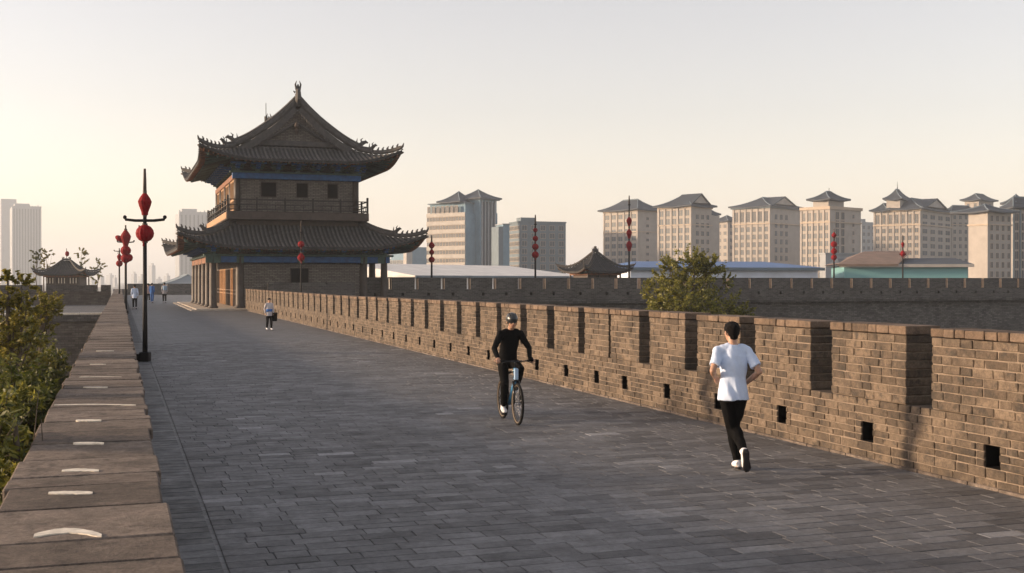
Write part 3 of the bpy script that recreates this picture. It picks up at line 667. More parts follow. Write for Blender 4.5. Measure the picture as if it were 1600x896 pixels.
b = MB(); b.box(-30, -5, 0, 30, 7, -.02 + .4); 
b = MB(); b.box(-bx - .5, -by - .5, -1.8, bx + .5, by + .5, .02); b.build('base', M['stone'], lpav)
b = MB(); b.sweep([(0, 0, 5.8), (0, 0, 7.9)], .05, 5); b.build('flag_pole', M['black'], lpav)
b = MB(); b.ell((.12, 0, 6.9), (.38, .2, .5)); b.build('ridge_lantern', M['red'], lpav)
lpav.scale = (.7, .7, .7)
# columns of white railing behind its posts
b = MB()
for i in range(11): x = -bx + .6 + i * (2 * bx - 1.2) / 10; b.box(x - .08, -by - .02, 1.4, x + .08, -by + .03, 2.4)
b.build('railing', M['white'], lpav)
p0 = P(930, 438, 131)
rp, R, bx, by = pavilion('corner_pavilion', (p0.x, p0.y, 1.4), rad(8), 3.8, 3.6, 2.25, [(0, 0), (1, .35), (2, 1.0), (3, 1.9), (3.6, 2.6)], 'small dark pavilion with curved tiled roof rising behind the far grey wall', .65, bodyc=M['wood2'])
b = MB(); b.lathe([(.22, 0), (.16, .15), (.26, .3), (.18, .7), (.22, .8), (.1, .85)], (0, 0, 4.8), 10); b.build('finial', M['ridge'], rp); rp.scale = (.8, .8, .86)
b = MB(); b.box(-bx - .2, -by - .2, -3, bx + .2, by + .2, -.01); b.build('base', M['cut'], rp)
# ------------------------------------------------------------ lantern poles
def pole(loc, H_, lanterns, label, bar=None, r=.06, base=True, top=True, rz=0, group='red lantern poles on the walls'):
    o = empty('lantern_pole', loc, rz, label=label, cat='lantern pole', group=group)
    b = MB(); b.lathe([(r * 1.25, 0), (r, H_ * .3), (r * .8, H_ * .85), (r * .7, H_ - .9)], (0, 0, 0), 10); b.lathe([(r * .9, H_ - .9), (r * .75, H_ - .3), (r * .55, H_)], (0, 0, 0), 8, 1)
    b.lathe([(r * 1.5, H_ - .95), (r * 1.5, H_ - .85)], (0, 0, 0), 8); b.build('pole', [M['black'], M['wood2']], o, True)
    if base:
        b = MB(); b.cbox(-.14, -.14, 0, .14, .14, .28, .02); b.cbox(-.24, -.1, 0, -.1, .1, .22, .02); b.build('pole_base', M['black'], o)
    if bar:
        z, hw = bar; b = MB(); b.sweep([(-hw - .03, 0, z + .12), (-hw, 0, z + .03), (-hw * .5, 0, z), (hw * .5, 0, z), (hw, 0, z + .03), (hw + .03, 0, z + .12)], .045, 8)
        b.sweep([(-.3 * hw, 0, z - .14), (-.18, 0, z - .22), (0, 0, z - .12)], .025, 6); b.ell((-hw - .03, 0, z + .1), .06, 8, 6); b.ell((hw + .03, 0, z + .1), .06, 8, 6); b.build('crossbar', M['black'], o, True)
    for z, rr, kind in lanterns:
        b = MB(); wob = lambda q: 1.0 - .045 * (q % 2)
        if kind == 'round': pr = [(.3 * rr, -.93 * rr), (.66 * rr, -.74 * rr), (.92 * rr, -.38 * rr), (rr, 0), (.92 * rr, .38 * rr), (.66 * rr, .74 * rr), (.3 * rr, .93 * rr)]
        elif kind == 'long': pr = [(.45 * rr, -1.75 * rr), (.5 * rr, -1.3 * rr), (.85 * rr, -.35 * rr), (rr, .25 * rr), (.75 * rr, .8 * rr), (.3 * rr, 1.45 * rr), (.15 * rr, 1.6 * rr)]
        else: pr = [(.15 * rr, -1.1 * rr), (.8 * rr, -.5 * rr), (rr, .1 * rr), (.6 * rr, .7 * rr), (.15 * rr, 1.3 * rr)]
        b.lathe(pr, (0, 0, z), 28, 0, 0, wob); ln = b.build('lantern', M['red'], o, False)
        b = MB(); b.lathe([(.32 * rr, pr[0][1] - .04), (.32 * rr, pr[0][1] + .03)], (0, 0, z), 12); b.lathe([(.3 * rr, pr[-1][1] - .03), (.3 * rr, pr[-1][1] + .05)], (0, 0, z), 12); b.build('lantern_cap', M['wood2'], ln)
        if kind != 'long': b = MB(); b.lathe([(.02 * rr, -1.55 * rr), (.12 * rr, -1.5 * rr), (.06 * rr, -.95 * rr)], (.0, -.13, z + .02), 6); b.build('tassel', M['red'], ln)
    return o
p = P(226.5, 438, 34.0); z = lambda y, D: HC + (438 - y) / F * D
D = 34; zz = lambda y: z(y, D)
pole((p.x, p.y, 0), zz(264), [(zz(318), .2, 'long'), (zz(365), .265, 'round')], 'tall lantern pole with a crossbar, nearest the camera, two red lanterns, beside the parapet', (zz(345), .56), .065, rz=-TH)
D = 80; p = P(196.5, 438, D); zz = lambda y: z(y, D)
o = pole((p.x, p.y, 0), zz(352), [(zz(372), .36, 'long'), (zz(392), .36, 'round'), (zz(404), .34, 'round')], 'second lantern pole along the parapet, with four clustered red lanterns', (zz(379), .55), .09, rz=-TH)
b = MB(); b.ell((-.42, 0, zz(373)), (.34, .2, .2), 10, 6, mat=Matrix.Rotation(rad(25), 3, 'Y')); b.build('lantern', M['red'], o)
b = MB(); b.ell((.22, .1, zz(403)), (.25, .25, .27), 10, 6); b.build('lantern', M['red'], o)
D = 118; p = P(186.5, 438, D); zz = lambda y: z(y, D)
pole((p.x, p.y, 0), zz(388), [(zz(402), .24, 'long'), (zz(412), .34, 'round')], 'farthest lantern pole at the end of the left parapet, two small red lanterns', (zz(393), .5), .09, rz=-TH)
D = 88; p = P(470.5, 438, D); zz = lambda y: z(y, D)
pole((p.x, p.y, 0), zz(345), [(zz(382), .26, 'round'), (zz(403), .3, 'drop')], 'thin lantern pole in front of the tower wall, two red lanterns', None, .05)
def wallpole(px, D, yt, ls, label, bar=None):
    p = P(px, 438, D); zz = lambda y: z(y, D); pole((p.x, p.y, .72), zz(yt) - .72, [(zz(y_) - .72, r_ / F * D, k_) for y_, r_, k_ in ls], label, (zz(bar) - .72, .3) if bar else None, .09, rz=-TH)
wallpole(674.5, 101, 368, [(384, 5.0, 'drop'), (394.5, 4.2, 'drop'), (406, 4.8, 'round')], 'lantern pole with three red lanterns on the far wall, beside the lower roof tip')
wallpole(836.5, 107, 336, [(360, 3.6, 'round'), (373, 4.4, 'round'), (386, 5.2, 'round'), (398.5, 5.6, 'round')], 'lantern pole with four red lanterns on the far wall, left of the small pavilion')
wallpole(983, 112, 306, [(346, 4.4, 'long'), (365, 4.6, 'long'), (384, 5, 'long')], 'tall lantern pole with dark red lanterns right behind the small pavilion on the far wall')
wallpole(1303, 122, 358, [(368, 4, 'drop'), (382, 5, 'round'), (393, 5.0, 'drop'), (402.5, 4.6, 'round')], 'lantern pole with four red lanterns before the blue roofed shed')
wallpole(1410.5, 124, 368, [(382, 2.6, 'long'), (397, 4.5, 'drop')], 'slim lantern pole before the turquoise shed', 399)
#PART3
# ------------------------------------------------------------ distant buildings
def wallmat(name, c): return plain(name, c, .85, .12, .4)
BM = {'cream': wallmat('cream_render', (.4, .375, .345)), 'tan': wallmat('tan_render', (.335, .31, .285)), 'bluegrey': wallmat('bluegrey_cladding', (.15, .24, .31)),
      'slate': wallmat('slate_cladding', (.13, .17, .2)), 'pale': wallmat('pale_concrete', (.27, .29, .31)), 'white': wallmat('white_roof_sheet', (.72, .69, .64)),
      'roofb': plain('dark_blue_roof', (.03, .04, .055), .7, .25, .5), 'blue': plain('blue_sheet_roof', (.05, .13, .32), .5, .15, .4), 'shedw': wallmat('pale_shed_wall', (.62, .68, .78)),
      'turq': None, 'tanroof': plain('tan_sheet_roof', (.19, .13, .10), .8, .2, .6), 'trim': wallmat('stone_trim', (.4, .33, .26)), 'glass': None, 'glassd': None}
def glassm(name, c):
    m, N, L, B = newmat(name); g = N.new('ShaderNodeNewGeometry')
    L.new(ramp(N, L, g.outputs['Random Per Island'], 0, 1, tuple(x * .55 for x in c), tuple(x * 1.6 for x in c)), B.inputs['Base Color']); B.inputs['Roughness'].default_value = .5; B.inputs['Specular IOR Level'].default_value = .25; return m
BM['glass'] = glassm('window_glass', (.06, .08, .10)); BM['glassd'] = glassm('window_glass_dark', (.035, .045, .06))
def corrug(name, c, s=3.2):
    m, N, L, B = newmat(name); tc = N.new('ShaderNodeTexCoord'); wv = N.new('ShaderNodeTexWave'); wv.bands_direction = 'X'; wv.inputs['Scale'].default_value = s; L.new(tc.outputs['Object'], wv.inputs['Vector'])
    L.new(ramp(N, L, wv.outputs['Fac'], 0, 1, tuple(x * .8 for x in c), c), B.inputs['Base Color']); B.inputs['Roughness'].default_value = .6
    bp = N.new('ShaderNodeBump'); bp.inputs['Strength'].default_value = .5; L.new(wv.outputs['Fac'], bp.inputs['Height']); L.new(bp.outputs[0], B.inputs['Normal']); return m
BM['turq'] = corrug('turquoise_sheet', (.19, .42, .44)); 
CAMH = HC
class Bld:
    """a distant block: near vertical corner at photo column xc, left face back to xl, right face back to xr, at distance D; angle a (deg) of its right face"""
    def __init__(s, name, label, xl, xc, xr, ytop, D, a=42, wl='cream', group=None, cat='building', maxd=45, zb=-12):
        s.D = D; a = rad(a); s.k = D / F; s.wm = BM[wl]
        cr, cf = (xc - 800) / F * D, D
        tl, tr = (xl - 800) / F, (xr - 800) / F
        u = (math.cos(a), math.sin(a)); v = (-math.sin(a), math.cos(a))
        s.dr = min(maxd, (tr * cf - cr) / (u[0] - tr * u[1])) if xr > xc else 12.; s.dl = min(maxd, (tl * cf - cr) / (v[0] - tl * v[1])) if xl < xc else 12.
        if s.dr <= 0: s.dr = maxd
        if s.dl <= 0: s.dl = maxd
        s.a = a - TH
        s.root = empty(name, (cr * CT + cf * ST, -cr * ST + cf * CT, 0), s.a, label=label, cat=cat, group=group)
        s.zt = s.z(ytop); s.zb = zb
        # local frame: +x along the right face, +y along the left face (inwards); right face is y=0 (faces -y), left face is x=0 (faces -x)
    def z(s, y): return HC + (438 - y) * s.k
    def wall(s, z1=None, z0=None, inset=0., name='wall', x0=0, y0=0, x1=None, y1=None, mat=None):
        b = MB(); b.box(x0 + inset, y0 + inset, s.zb if z0 is None else z0, (s.dr if x1 is None else x1) - inset, (s.dl if y1 is None else y1) - inset, s.zt if z1 is None else z1)
        return b.build(name, mat or s.wm, s.root)
    def band(s, z, h=.5, out=.35, mat=None, name='cornice', x0=0, y0=0, x1=None, y1=None):
        x1 = s.dr if x1 is None else x1; y1 = s.dl if y1 is None else y1; b = MB()
        b.box(x0 - out, y0 - out, z, x1 + out, y0 - .002, z + h); b.box(x0 - out, y1 + .002, z, x1 + out, y1 + out, z + h); b.box(x0 - out, y0 - .002, z, x0 - .002, y1 + .002, z + h); b.box(x1 + .002, y0 - .002, z, x1 + out, y1 + .002, z + h)
        return b.build(name, mat or BM['trim'], s.root)
    def windows(s, face, n, z0, z1, rows, w_=.55, h_=.6, mat='glass', par=None, u0=0., u1=None, trim=True, skip=()):
        U = (s.dr if face == 'r' else s.dl) if u1 is None else u1; pit = (U - u0) / n; vp = (z1 - z0) / rows; ww, hh = pit * w_, vp * h_
        b = MB(); b.box(-ww / 2 - .12, -.10, -.12, ww / 2 + .12, -.02, 0, 1); b.box(-ww / 2, -.05, 0, ww / 2, -.02, hh, 0); b.box(-ww / 2 - .1, -.10, hh, ww / 2 + .1, -.02, hh + .1, 1)
        b.box(-ww / 2 - .1, -.10, 0, -ww / 2, -.02, hh, 1); b.box(ww / 2, -.10, 0, ww / 2 + .1, -.02, hh, 1); b.box(-.05, -.08, 0, .05, -.051, hh, 1)
        mes = [b.mesh('window', [BM[mat], BM['trim']])]; 
        for q in range(n):
            if q in skip: continue
            for r in range(rows):
                if s.count >= 96: return
                s.count += 1; uu = u0 + pit * (q + .5); zz_ = z0 + vp * r + vp * (1 - h_) / 2
                if face == 'r': inst('window', mes[0], par or s.root, (uu, 0, zz_), 0)
                else: inst('window', mes[0], par or s.root, (0, uu, zz_), -math.pi / 2)
    count = 0
    def pilasters(s, face, n, z0, z1, w_=.5, u0=0., u1=None, out=.25, mat=None):
        U = (s.dr if face == 'r' else s.dl) if u1 is None else u1
        for i in range(n + 1):
            u = u0 + (U - u0) * i / n; b = MB()
            if face == 'r': b.box(u - w_ / 2, -out, z0, u + w_ / 2, -.003, z1)
            else: b.box(-out, u - w_ / 2, z0, -.003, u + w_ / 2, z1)
            b.build('pilaster', mat or s.wm, s.root)
    def hiproof(s, z0, h, x0=None, y0=None, x1=None, y1=None, over=1.2, gable=None, mat='roofb', name='roof', lift=.35):
        x0 = 0 if x0 is None else x0; y0 = 0 if y0 is None else y0; x1 = s.dr if x1 is None else x1; y1 = s.dl if y1 is None else y1
        x0 -= over; y0 -= over; x1 += over; y1 += over; W_, D_ = x1 - x0, y1 - y0; m = min(W_, D_) / 2; cx_, cy_ = (x0 + x1) / 2, (y0 + y1) / 2
        b = MB(); n = 6; rings = []
        for i in range(n + 1):
            t = i / n; hx = W_ / 2 - m * t * (.999); hy = D_ / 2 - m * t * .999; zz_ = z0 + h * (.55 * t + .45 * t * t); up = lift * (1 - t) ** 2
            rings.append([(cx_ - hx, cy_ - hy, zz_ + up), (cx_, cy_ - hy, zz_), (cx_ + hx, cy_ - hy, zz_ + up), (cx_ + hx, cy_, zz_), (cx_ + hx, cy_ + hy, zz_ + up), (cx_, cy_ + hy, zz_), (cx_ - hx, cy_ + hy, zz_ + up), (cx_ - hx, cy_, zz_)])
        vs = [(p[0], p[1], p[2] - .35) for p in rings[0]] + [p for r_ in rings for p in r_]
        fs = [(i * 8 + q, i * 8 + (q + 1) % 8, (i + 1) * 8 + (q + 1) % 8, (i + 1) * 8 + q) for i in range(n + 1) for q in range(8)] + [tuple(range(7, -1, -1)), tuple((n + 1) * 8 + q for q in range(8))]
        b.add(vs, fs); o = b.build(name, BM[mat], s.root)
        for (ax_, ay_) in ((0, 0), (2, 0), (4, 0), (6, 0)):
            q = MB(); q.sweep([Vector(rings[i][ax_]) + Vector((0, 0, .05)) for i in range(n + 1)], .16, 5); q.build('roof_ridge', BM['slate'], o)
        t_ = rings[-1]; q = MB(); q.sweep([Vector(t_[7]), Vector(t_[3])] if W_ > D_ else [Vector(t_[1]), Vector(t_[5])], .28, 6); q.build('roof_ridge', BM['slate'], o)
        if gable == 'r':       # a pediment over the right face (ridge running inwards)
            gw = W_ * .3; q = MB(); zb_ = z0 + h * .3; y_ = y0 + m * .22; q.add([(cx_ - gw, y_, zb_), (cx_ + gw, y_, zb_), (cx_, y_, z0 + h), (cx_ - gw, y_ + m, zb_), (cx_ + gw, y_ + m, zb_), (cx_, y_ + m, z0 + h)],
                [(0, 1, 2), (3, 5, 4), (0, 3, 4, 1)]); q.build('gable', s.wm, o)
            q = MB()
            for sg in (-1, 1): q.add([(cx_ + sg * (gw + .8), y_ - .5, zb_ - .3), (cx_, y_ - .5, z0 + h + .25), (cx_, y_ + m * 1.1, z0 + h + .25), (cx_ + sg * (gw + .8), y_ + m * 1.1, zb_ - .3),
                                      (cx_ + sg * (gw + .8), y_ - .5, zb_ - .7), (cx_, y_ - .5, z0 + h - .2), (cx_, y_ + m * 1.1, z0 + h - .2), (cx_ + sg * (gw + .8), y_ + m * 1.1, zb_ - .7)],
                                     [(0, 1, 2, 3), (4, 7, 6, 5), (0, 4, 5, 1), (1, 5, 6, 2), (2, 6, 7, 3), (3, 7, 4, 0)])
            q.build('gable_roof', BM[mat], o)
        return o
RG = 'tan residential blocks with dark tiled roofs on the skyline'
# R1
B = Bld('residential_block', 'tan block with a wide hip roof behind the tall dark red lantern pole', 944, 996, 1027, 329, 420, 38, 'tan', RG)
B.wall(); B.hiproof(B.zt + .3, 4.2, over=1.8, gable=None); B.band(B.zt - .3); B.band(B.z(363), .4, .25); B.windows('l', 5, B.z(436), B.z(332), 9, .62, .62); B.windows('r', 1, B.z(436), B.z(336), 9, .12, .4); B.pilasters('l', 5, B.z(436), B.zt - .4, .7)
# R2
B = Bld('residential_block', 'tan block with gabled shaded end wall, rising behind the courtyard tree', 1029, 1079, 1128, 323, 378, 44, 'tan', RG)
B.wall(x1=B.dr * .66); B.wall(B.z(334), x0=B.dr * .66 + .01, y0=1, name='wing_wall'); B.hiproof(B.zt + .2, 4.2, x1=B.dr * .66, over=1.4, gable='r'); B.hiproof(B.z(333), 2.6, x0=B.dr * .66 + 1.3, y0=2, over=1.0, name='wing_roof')
B.band(B.zt - .4, x1=B.dr * .66); B.band(B.z(352), .4, .25, x1=B.dr * .66); B.windows('l', 5, B.z(436), B.z(354), 7, .6, .7); B.windows('l', 5, B.z(352), B.z(326), 2, .6, .7); B.windows('r', 3, B.z(436), B.z(332), 8, .5, .55, u0=B.dr * .12, u1=B.dr * .62); B.pilasters('l', 5, B.z(436), B.zt - .4, .8)
# R2b
B = Bld('residential_block', 'low tan wing between the block behind the tree and the arcaded block', 1112, 1137, 1160, 346, 510, 40, 'tan', RG)
B.wall(); B.hiproof(B.zt, 2.8); B.windows('l', 3, B.z(436), B.z(348), 8, .5, .5); B.windows('r', 2, B.z(436), B.z(348), 8, .4, .5)
# R3
B = Bld('residential_block', 'tan block with arcaded top floor and a pediment on its shaded side', 1146, 1202, 1252, 325, 462, 46, 'tan', RG)
B.wall(); B.hiproof(B.zt + .6, 4.4, over=1.6, gable='r'); B.band(B.zt, .6, .9, BM['slate']); B.band(B.z(350), .5, .5); B.windows('l', 6, B.z(436), B.z(352), 7, .55, .66); B.windows('l', 6, B.z(348), B.z(328), 1, .6, .8, 'glassd'); B.windows('r', 3, B.z(436), B.z(332), 8, .5, .62, u0=B.dr * .12, u1=B.dr * .6); B.pilasters('l', 6, B.z(436), B.zt - .1, .8)
# R4
B = Bld('residential_block', 'tan flat topped block with one square turret', 1252, 1296, 1345, 326, 344, 40, 'tan', RG)
B.wall(); B.band(B.zt - .2, .9, .4); B.band(B.z(348), .4, .3); tx = B.dr * .52; ty = B.dl * .62
B.wall(B.z(313), B.zt, name='turret_wall', x0=.6, y0=.8, x1=tx, y1=ty); B.hiproof(B.z(312), 2.7, .6, .8, tx, ty, 1.5, name='turret_roof'); B.windows('l', 5, B.z(436), B.z(350), 7, .6, .66); B.windows('l', 5, B.z(346), B.z(330), 1, .5, .8)
B.windows('r', 2, B.z(436), B.z(330), 8, .55, .85, u0=B.dr * .15, u1=B.dr * .5, mat='glassd'); B.windows('r', 1, B.z(436), B.z(330), 8, .2, .45, u0=B.dr * .6, u1=B.dr * .9); B.pilasters('l', 5, B.z(436), B.zt - .4, .6)
q = MB(); q.sweep([(tx / 2, ty / 2, B.z(302)), (tx / 2, ty / 2, B.z(292))], .08, 5); q.build('mast', M['black'], B.root)
# R4b
B = Bld('distant_block', 'hazy grey flat topped block between the turreted block and the pagoda topped block', 1330, 1346, 1368, 347, 640, 35, 'pale')
B.wall(); B.windows('r', 3, B.z(436), B.z(350), 8, .5, .5); B.wall(B.z(342), B.zt, name='roof_room', x0=2, y0=2, x1=6, y1=6)
# R5
B = Bld('residential_block', 'largest tan block, topped by a pagoda turret with a spire', 1366, 1437, 1486, 329, 415, 50, 'tan', RG)
B.wall(); B.hiproof(B.zt + .5, 4.4, over=1.7, y1=B.dl * .62, gable='r'); B.hiproof(B.zt + .2, 3.0, over=1.5, y0=B.dl * .72, name='rear_roof'); B.band(B.zt - .1, .6, .8)
B.band(B.z(352), .5, .4); ty0, ty1 = B.dl * .42, B.dl * .72
B.wall(B.z(311), B.zt, name='turret_wall', x0=-.4, y0=ty0, x1=7.5, y1=ty1); B.hiproof(B.z(311), 4.0, -.4, ty0, 7.5, ty1, 1.1, name='turret_roof', lift=.6)
q = MB(); q.sweep([(3.5, (ty0 + ty1) / 2, B.z(295)), (3.5, (ty0 + ty1) / 2, B.z(281))], [.18, .04], 6); q.build('spire', M['black'], B.root)
B.windows('l', 7, B.z(436), B.z(354), 7, .5, .6); B.windows('l', 7, B.z(351), B.z(332), 1, .45, .75); B.windows('r', 4, B.z(436), B.z(332), 9, .6, .6, 'glassd', u0=1); B.pilasters('l', 7, B.z(436), B.zt - .2, .5)
# R5b
B = Bld('residential_block', 'narrow tan wing left of the plain sunlit end wall', 1478, 1487, 1522, 331, 440, 20, 'tan', RG)
B.wall(); B.hiproof(B.zt, 2.4); B.windows('r', 4, B.z(436), B.z(334), 9, .45, .55); B.band(B.z(352), .4, .3)
B = Bld('roof_turret_block', 'slim tan tower with a pyramid roof rising behind the near right block', 1507, 1529, 1552, 313, 450, 42, 'tan')
B.wall(); B.hiproof(B.zt, 2.8, over=1.4); B.windows('l', 2, B.z(328), B.z(315), 1, .4, .6); B.windows('r', 2, B.z(328), B.z(315), 1, .4, .6)
# R6
B = Bld('residential_block', 'tan block with a windowless sunlit end wall, nearest the right frame edge', 1513, 1543, 1580, 331, 296, 30, 'tan', RG)
B.wall(); B.hiproof(B.zt, 2.2, over=1.5, y1=max(B.dl, 9)); B.band(B.z(352), .35, .25); B.windows('r', 4, B.z(436), B.z(334), 7, .42, .6, 'glassd', u0=.4); B.band(B.zt - .3, .5, .5)
B = Bld('corner_tower_block', 'grey tan tower with vertical strips and a pointed roof, cut by the right frame edge', 1572, 1583, 1665, 327, 310, 22, 'tan')
B.wall(); B.hiproof(B.zt + .3, 3.0, over=1.2, x1=B.dr * .9); B.pilasters('r', 8, B.z(436), B.zt, .5, mat=BM['slate']); B.windows('r', 8, B.z(436), B.z(332), 7, .5, .8, 'glassd'); B.hiproof(B.z(318), 2.6, 1.5, .6, 6, 5, .6, name='turret_roof')
# cream hotel
B = Bld('hotel_building', 'cream banded slab hotel with blue grey end wall and two pyramid roofs', 667, 727, 790, 333, 400, 52, 'cream')
B.wall(x1=5.4, name='wall'); B.wall(B.zt + .01, x0=0.02, y0=-.05, x1=5.4, y1=-.003, name='end_wall', mat=BM['bluegrey'])
n = 7; zlo, zhi = B.z(427), B.z(335); ph = (zhi - zlo) / n
B.windows('l', 12, zlo, zhi, n, .78, .45, 'glass')
for i in range(n): 
    b = MB(); b.box(-.25, 0, zlo + ph * i + ph * .78, -.003, B.dl, zlo + ph * (i + 1) + ph * .24); b.build('spandrel', BM['cream'], B.root)
B.wall(B.z(317), B.zt, name='penthouse', x0=1.2, y0=1.0, x1=12, y1=B.dl - .5, mat=BM['bluegrey']); B.band(B.z(317), .35, .7, BM['slate'], 'penthouse_roof_slab', 1.2, 1.0, 12, B.dl - .5)
B.windows('l', 7, B.z(332), B.z(320), 1, .6, .8, 'glassd', u0=3)
x2, x3 = 5.42, 5.42 + 8.2
B.wall(B.z(311), x0=x2, y0=-2.2, x1=x3 + 1, y1=12, name='glass_tower', mat=BM['bluegrey'])
b = MB()
for i in range(5): u = x2 + .9 + i * 1.8; b.box(u - .25, -2.5, -12, u + .25, -2.203, B.z(312))
b.build('vertical_fin', BM['pale'], B.root)
for i in range(4):
    b = MB(); u = x2 + 1.2 + i * 1.8; b.box(u, -2.28, -8, u + 1.1, -2.21, B.z(314)); b.build('glass_strip', BM['glassd'], B.root)
B.band(B.z(311), .4, .9, BM['slate'], 'roof_slab', x2, -2.2, x3 + 1, 12); B.wall(B.z(308), B.z(310), x0=x2 + 1, y0=-1, x1=x3, y1=9, name='roof_room', mat=BM['cream']); B.hiproof(B.z(309), 3.4, x2 + .2, -2, x3 + .8, 7, 1.6, name='roof', lift=.3)
B.wall(B.z(314), B.z(317), x0=2, y0=6, x1=10, y1=B.dl - 6, name='roof_room', mat=BM['cream']); B.hiproof(B.z(315), 3.9, 1.0, 3.5, 9, B.dl - 7, 1.8, name='roof', lift=.3)
B.wall(B.z(330), x0=x3 + 1.02, y0=0, x1=x3 + 4.2, y1=8, name='side_wing', mat=BM['bluegrey'])
B = Bld('stair_tower', 'pair of slim blue grey slabs of unequal height standing before the hotel end', 768, 779, 796, 350, 385, 18, 'bluegrey')
B.wall(x0=B.dr * .42); B.wall(B.z(354), x1=B.dr * .42 - .01, name='lower_slab', mat=BM['slate']); B.band(B.zt - .2, .3, .3, BM['pale'], x0=B.dr * .42)
B = Bld('office_block', 'dark slate grey flat roofed office block right of the hotel', 796, 812, 884, 347, 418, 20, 'slate')
B.wall(); B.wall(B.z(339), B.zt, name='roof_room', x0=2, y0=B.dl * .38, x1=8, y1=B.dl * .8); B.windows('l', 7, B.z(436), B.z(350), 7, .75, .5, 'glass'); B.windows('r', 5, B.z(436), B.z(350), 7, .5, .6, 'glass'); B.band(B.zt - .2, .5, .2, BM['slate'])
B = Bld('glass_block', 'pale blue glass block with a cream pillar, glimpsed between the tower columns and the hotel', 603, 636, 668, 386, 520, 40, 'pale')
B.wall(B.z(404), x0=-.02, y0=2.5, name='wall', mat=BM['bluegrey']); B.wall(B.z(386), x0=3, y0=0, mat=BM['bluegrey'], name='tall_wall'); b = MB(); b.box(-.3, 0, -12, 2.9, 2.4, B.z(392)); b.build('corner_pillar', BM['cream'], B.root)
B.windows('l', 5, B.z(436), B.z(406), 4, .8, .75, 'glass', u0=2.6)
# hazy towers on the left
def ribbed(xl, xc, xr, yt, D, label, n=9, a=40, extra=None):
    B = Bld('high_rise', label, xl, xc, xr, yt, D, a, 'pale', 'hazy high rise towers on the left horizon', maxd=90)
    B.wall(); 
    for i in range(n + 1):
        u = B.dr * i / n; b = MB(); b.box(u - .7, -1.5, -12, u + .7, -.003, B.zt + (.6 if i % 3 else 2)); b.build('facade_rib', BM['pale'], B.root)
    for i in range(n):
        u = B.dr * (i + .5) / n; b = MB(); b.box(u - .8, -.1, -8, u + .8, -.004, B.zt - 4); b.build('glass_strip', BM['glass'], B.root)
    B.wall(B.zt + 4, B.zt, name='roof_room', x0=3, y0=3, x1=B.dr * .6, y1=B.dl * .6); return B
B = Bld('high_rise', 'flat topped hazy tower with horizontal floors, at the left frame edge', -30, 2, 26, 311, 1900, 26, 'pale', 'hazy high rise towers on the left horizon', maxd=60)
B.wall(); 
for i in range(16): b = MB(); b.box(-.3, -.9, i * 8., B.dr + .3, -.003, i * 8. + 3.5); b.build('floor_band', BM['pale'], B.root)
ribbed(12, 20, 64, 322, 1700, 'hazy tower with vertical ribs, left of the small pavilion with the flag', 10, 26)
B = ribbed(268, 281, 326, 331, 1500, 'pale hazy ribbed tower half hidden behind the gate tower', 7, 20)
random.seed(5)
HL = ['faint low hazy block just right of the small pavilion roof tip', 'faint hazy block, second right of the small pavilion roof', 'faint hazy block just left of the farthest lantern pole', 'taller faint block touching the farthest lantern pole from the left', 'faint block between the second and the nearest lantern pole', 'lower faint block right beside the nearest lantern pole, on its left',
      'tallest faint tower right of the nearest lantern pole', 'low faint block right of the tallest faint tower', 'faint slim block hidden around the farthest lantern pole', 'faint block next to the pale hazy ribbed tower']
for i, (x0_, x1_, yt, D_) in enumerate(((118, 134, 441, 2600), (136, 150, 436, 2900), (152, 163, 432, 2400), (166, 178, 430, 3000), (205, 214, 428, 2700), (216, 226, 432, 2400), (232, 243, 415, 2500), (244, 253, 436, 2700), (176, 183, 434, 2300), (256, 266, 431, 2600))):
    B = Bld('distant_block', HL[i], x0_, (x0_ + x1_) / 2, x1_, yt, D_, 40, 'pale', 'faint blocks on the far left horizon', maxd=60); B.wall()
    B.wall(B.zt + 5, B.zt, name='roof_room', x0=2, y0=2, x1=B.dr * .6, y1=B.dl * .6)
B = Bld('hall', 'pale low hall with a sloping roof behind the end of the walkway', 238, 262, 330, 444, 420, 20, 'pale'); B.wall(); B.hiproof(B.zt, 3.4, over=1, mat='slate', lift=0)
# sheds behind the far wall
def shed(name, label, x0, x1, D0, D1, zt, depth, wm, rm, zr, rx0=None, rx1=None, cat='shed', fasc=None):
    a_, c_ = P(x0, 438, D0), P(x1, 438, D1); d_ = c_ - a_; Lh = math.hypot(d_.x, d_.y); r = empty(name, (a_.x, a_.y, 0), math.atan2(d_.y, d_.x), label=label, cat=cat)
    b = MB(); b.box(0, 0, -12, Lh, depth, zt); b.build('wall', wm, r); o = .8; h = depth / 2
    rx0 = 0 if rx0 is None else rx0; rx1 = 0 if rx1 is None else rx1
    b = MB(); b.add([(-o, -o, zt), (Lh + o, -o, zt), (Lh + o, depth + o, zt), (-o, depth + o, zt), (rx0, h, zr), (Lh - rx1, h, zr), (-o, -o, zt - .25), (Lh + o, -o, zt - .25), (Lh + o, depth + o, zt - .25), (-o, depth + o, zt - .25)],
          [(0, 1, 5, 4), (1, 2, 5), (2, 3, 4, 5), (3, 0, 4), (0, 6, 7, 1), (1, 7, 8, 2), (2, 8, 9, 3), (3, 9, 6, 0), (9, 8, 7, 6)]); rf = b.build('roof', rm, r)
    b = MB(); b.box(-o - .02, -o - .1, zt - .45, Lh + o, -o - .001, zt + .02); b.build('gutter', fasc or BM['slate'], r); return r, Lh
zf = lambda y, D: HC + (438 - y) / F * D
r, Lh = shed('long_shed', 'long low shed with a blue metal roof and pale walls behind the far wall', 985, 1278, 180, 185, zf(418.5, 182), 26, BM['shedw'], BM['blue'], zf(409, 196), 4, 4)
r, Lh = shed('workshop_shed', 'turquoise walled shed with brown and dark roofs behind the far wall', 1319, 1512, 185, 182, zf(413.5, 184), 18, BM['turq'], BM['roofb'], zf(404, 193), 0, 0, fasc=BM['cream'])
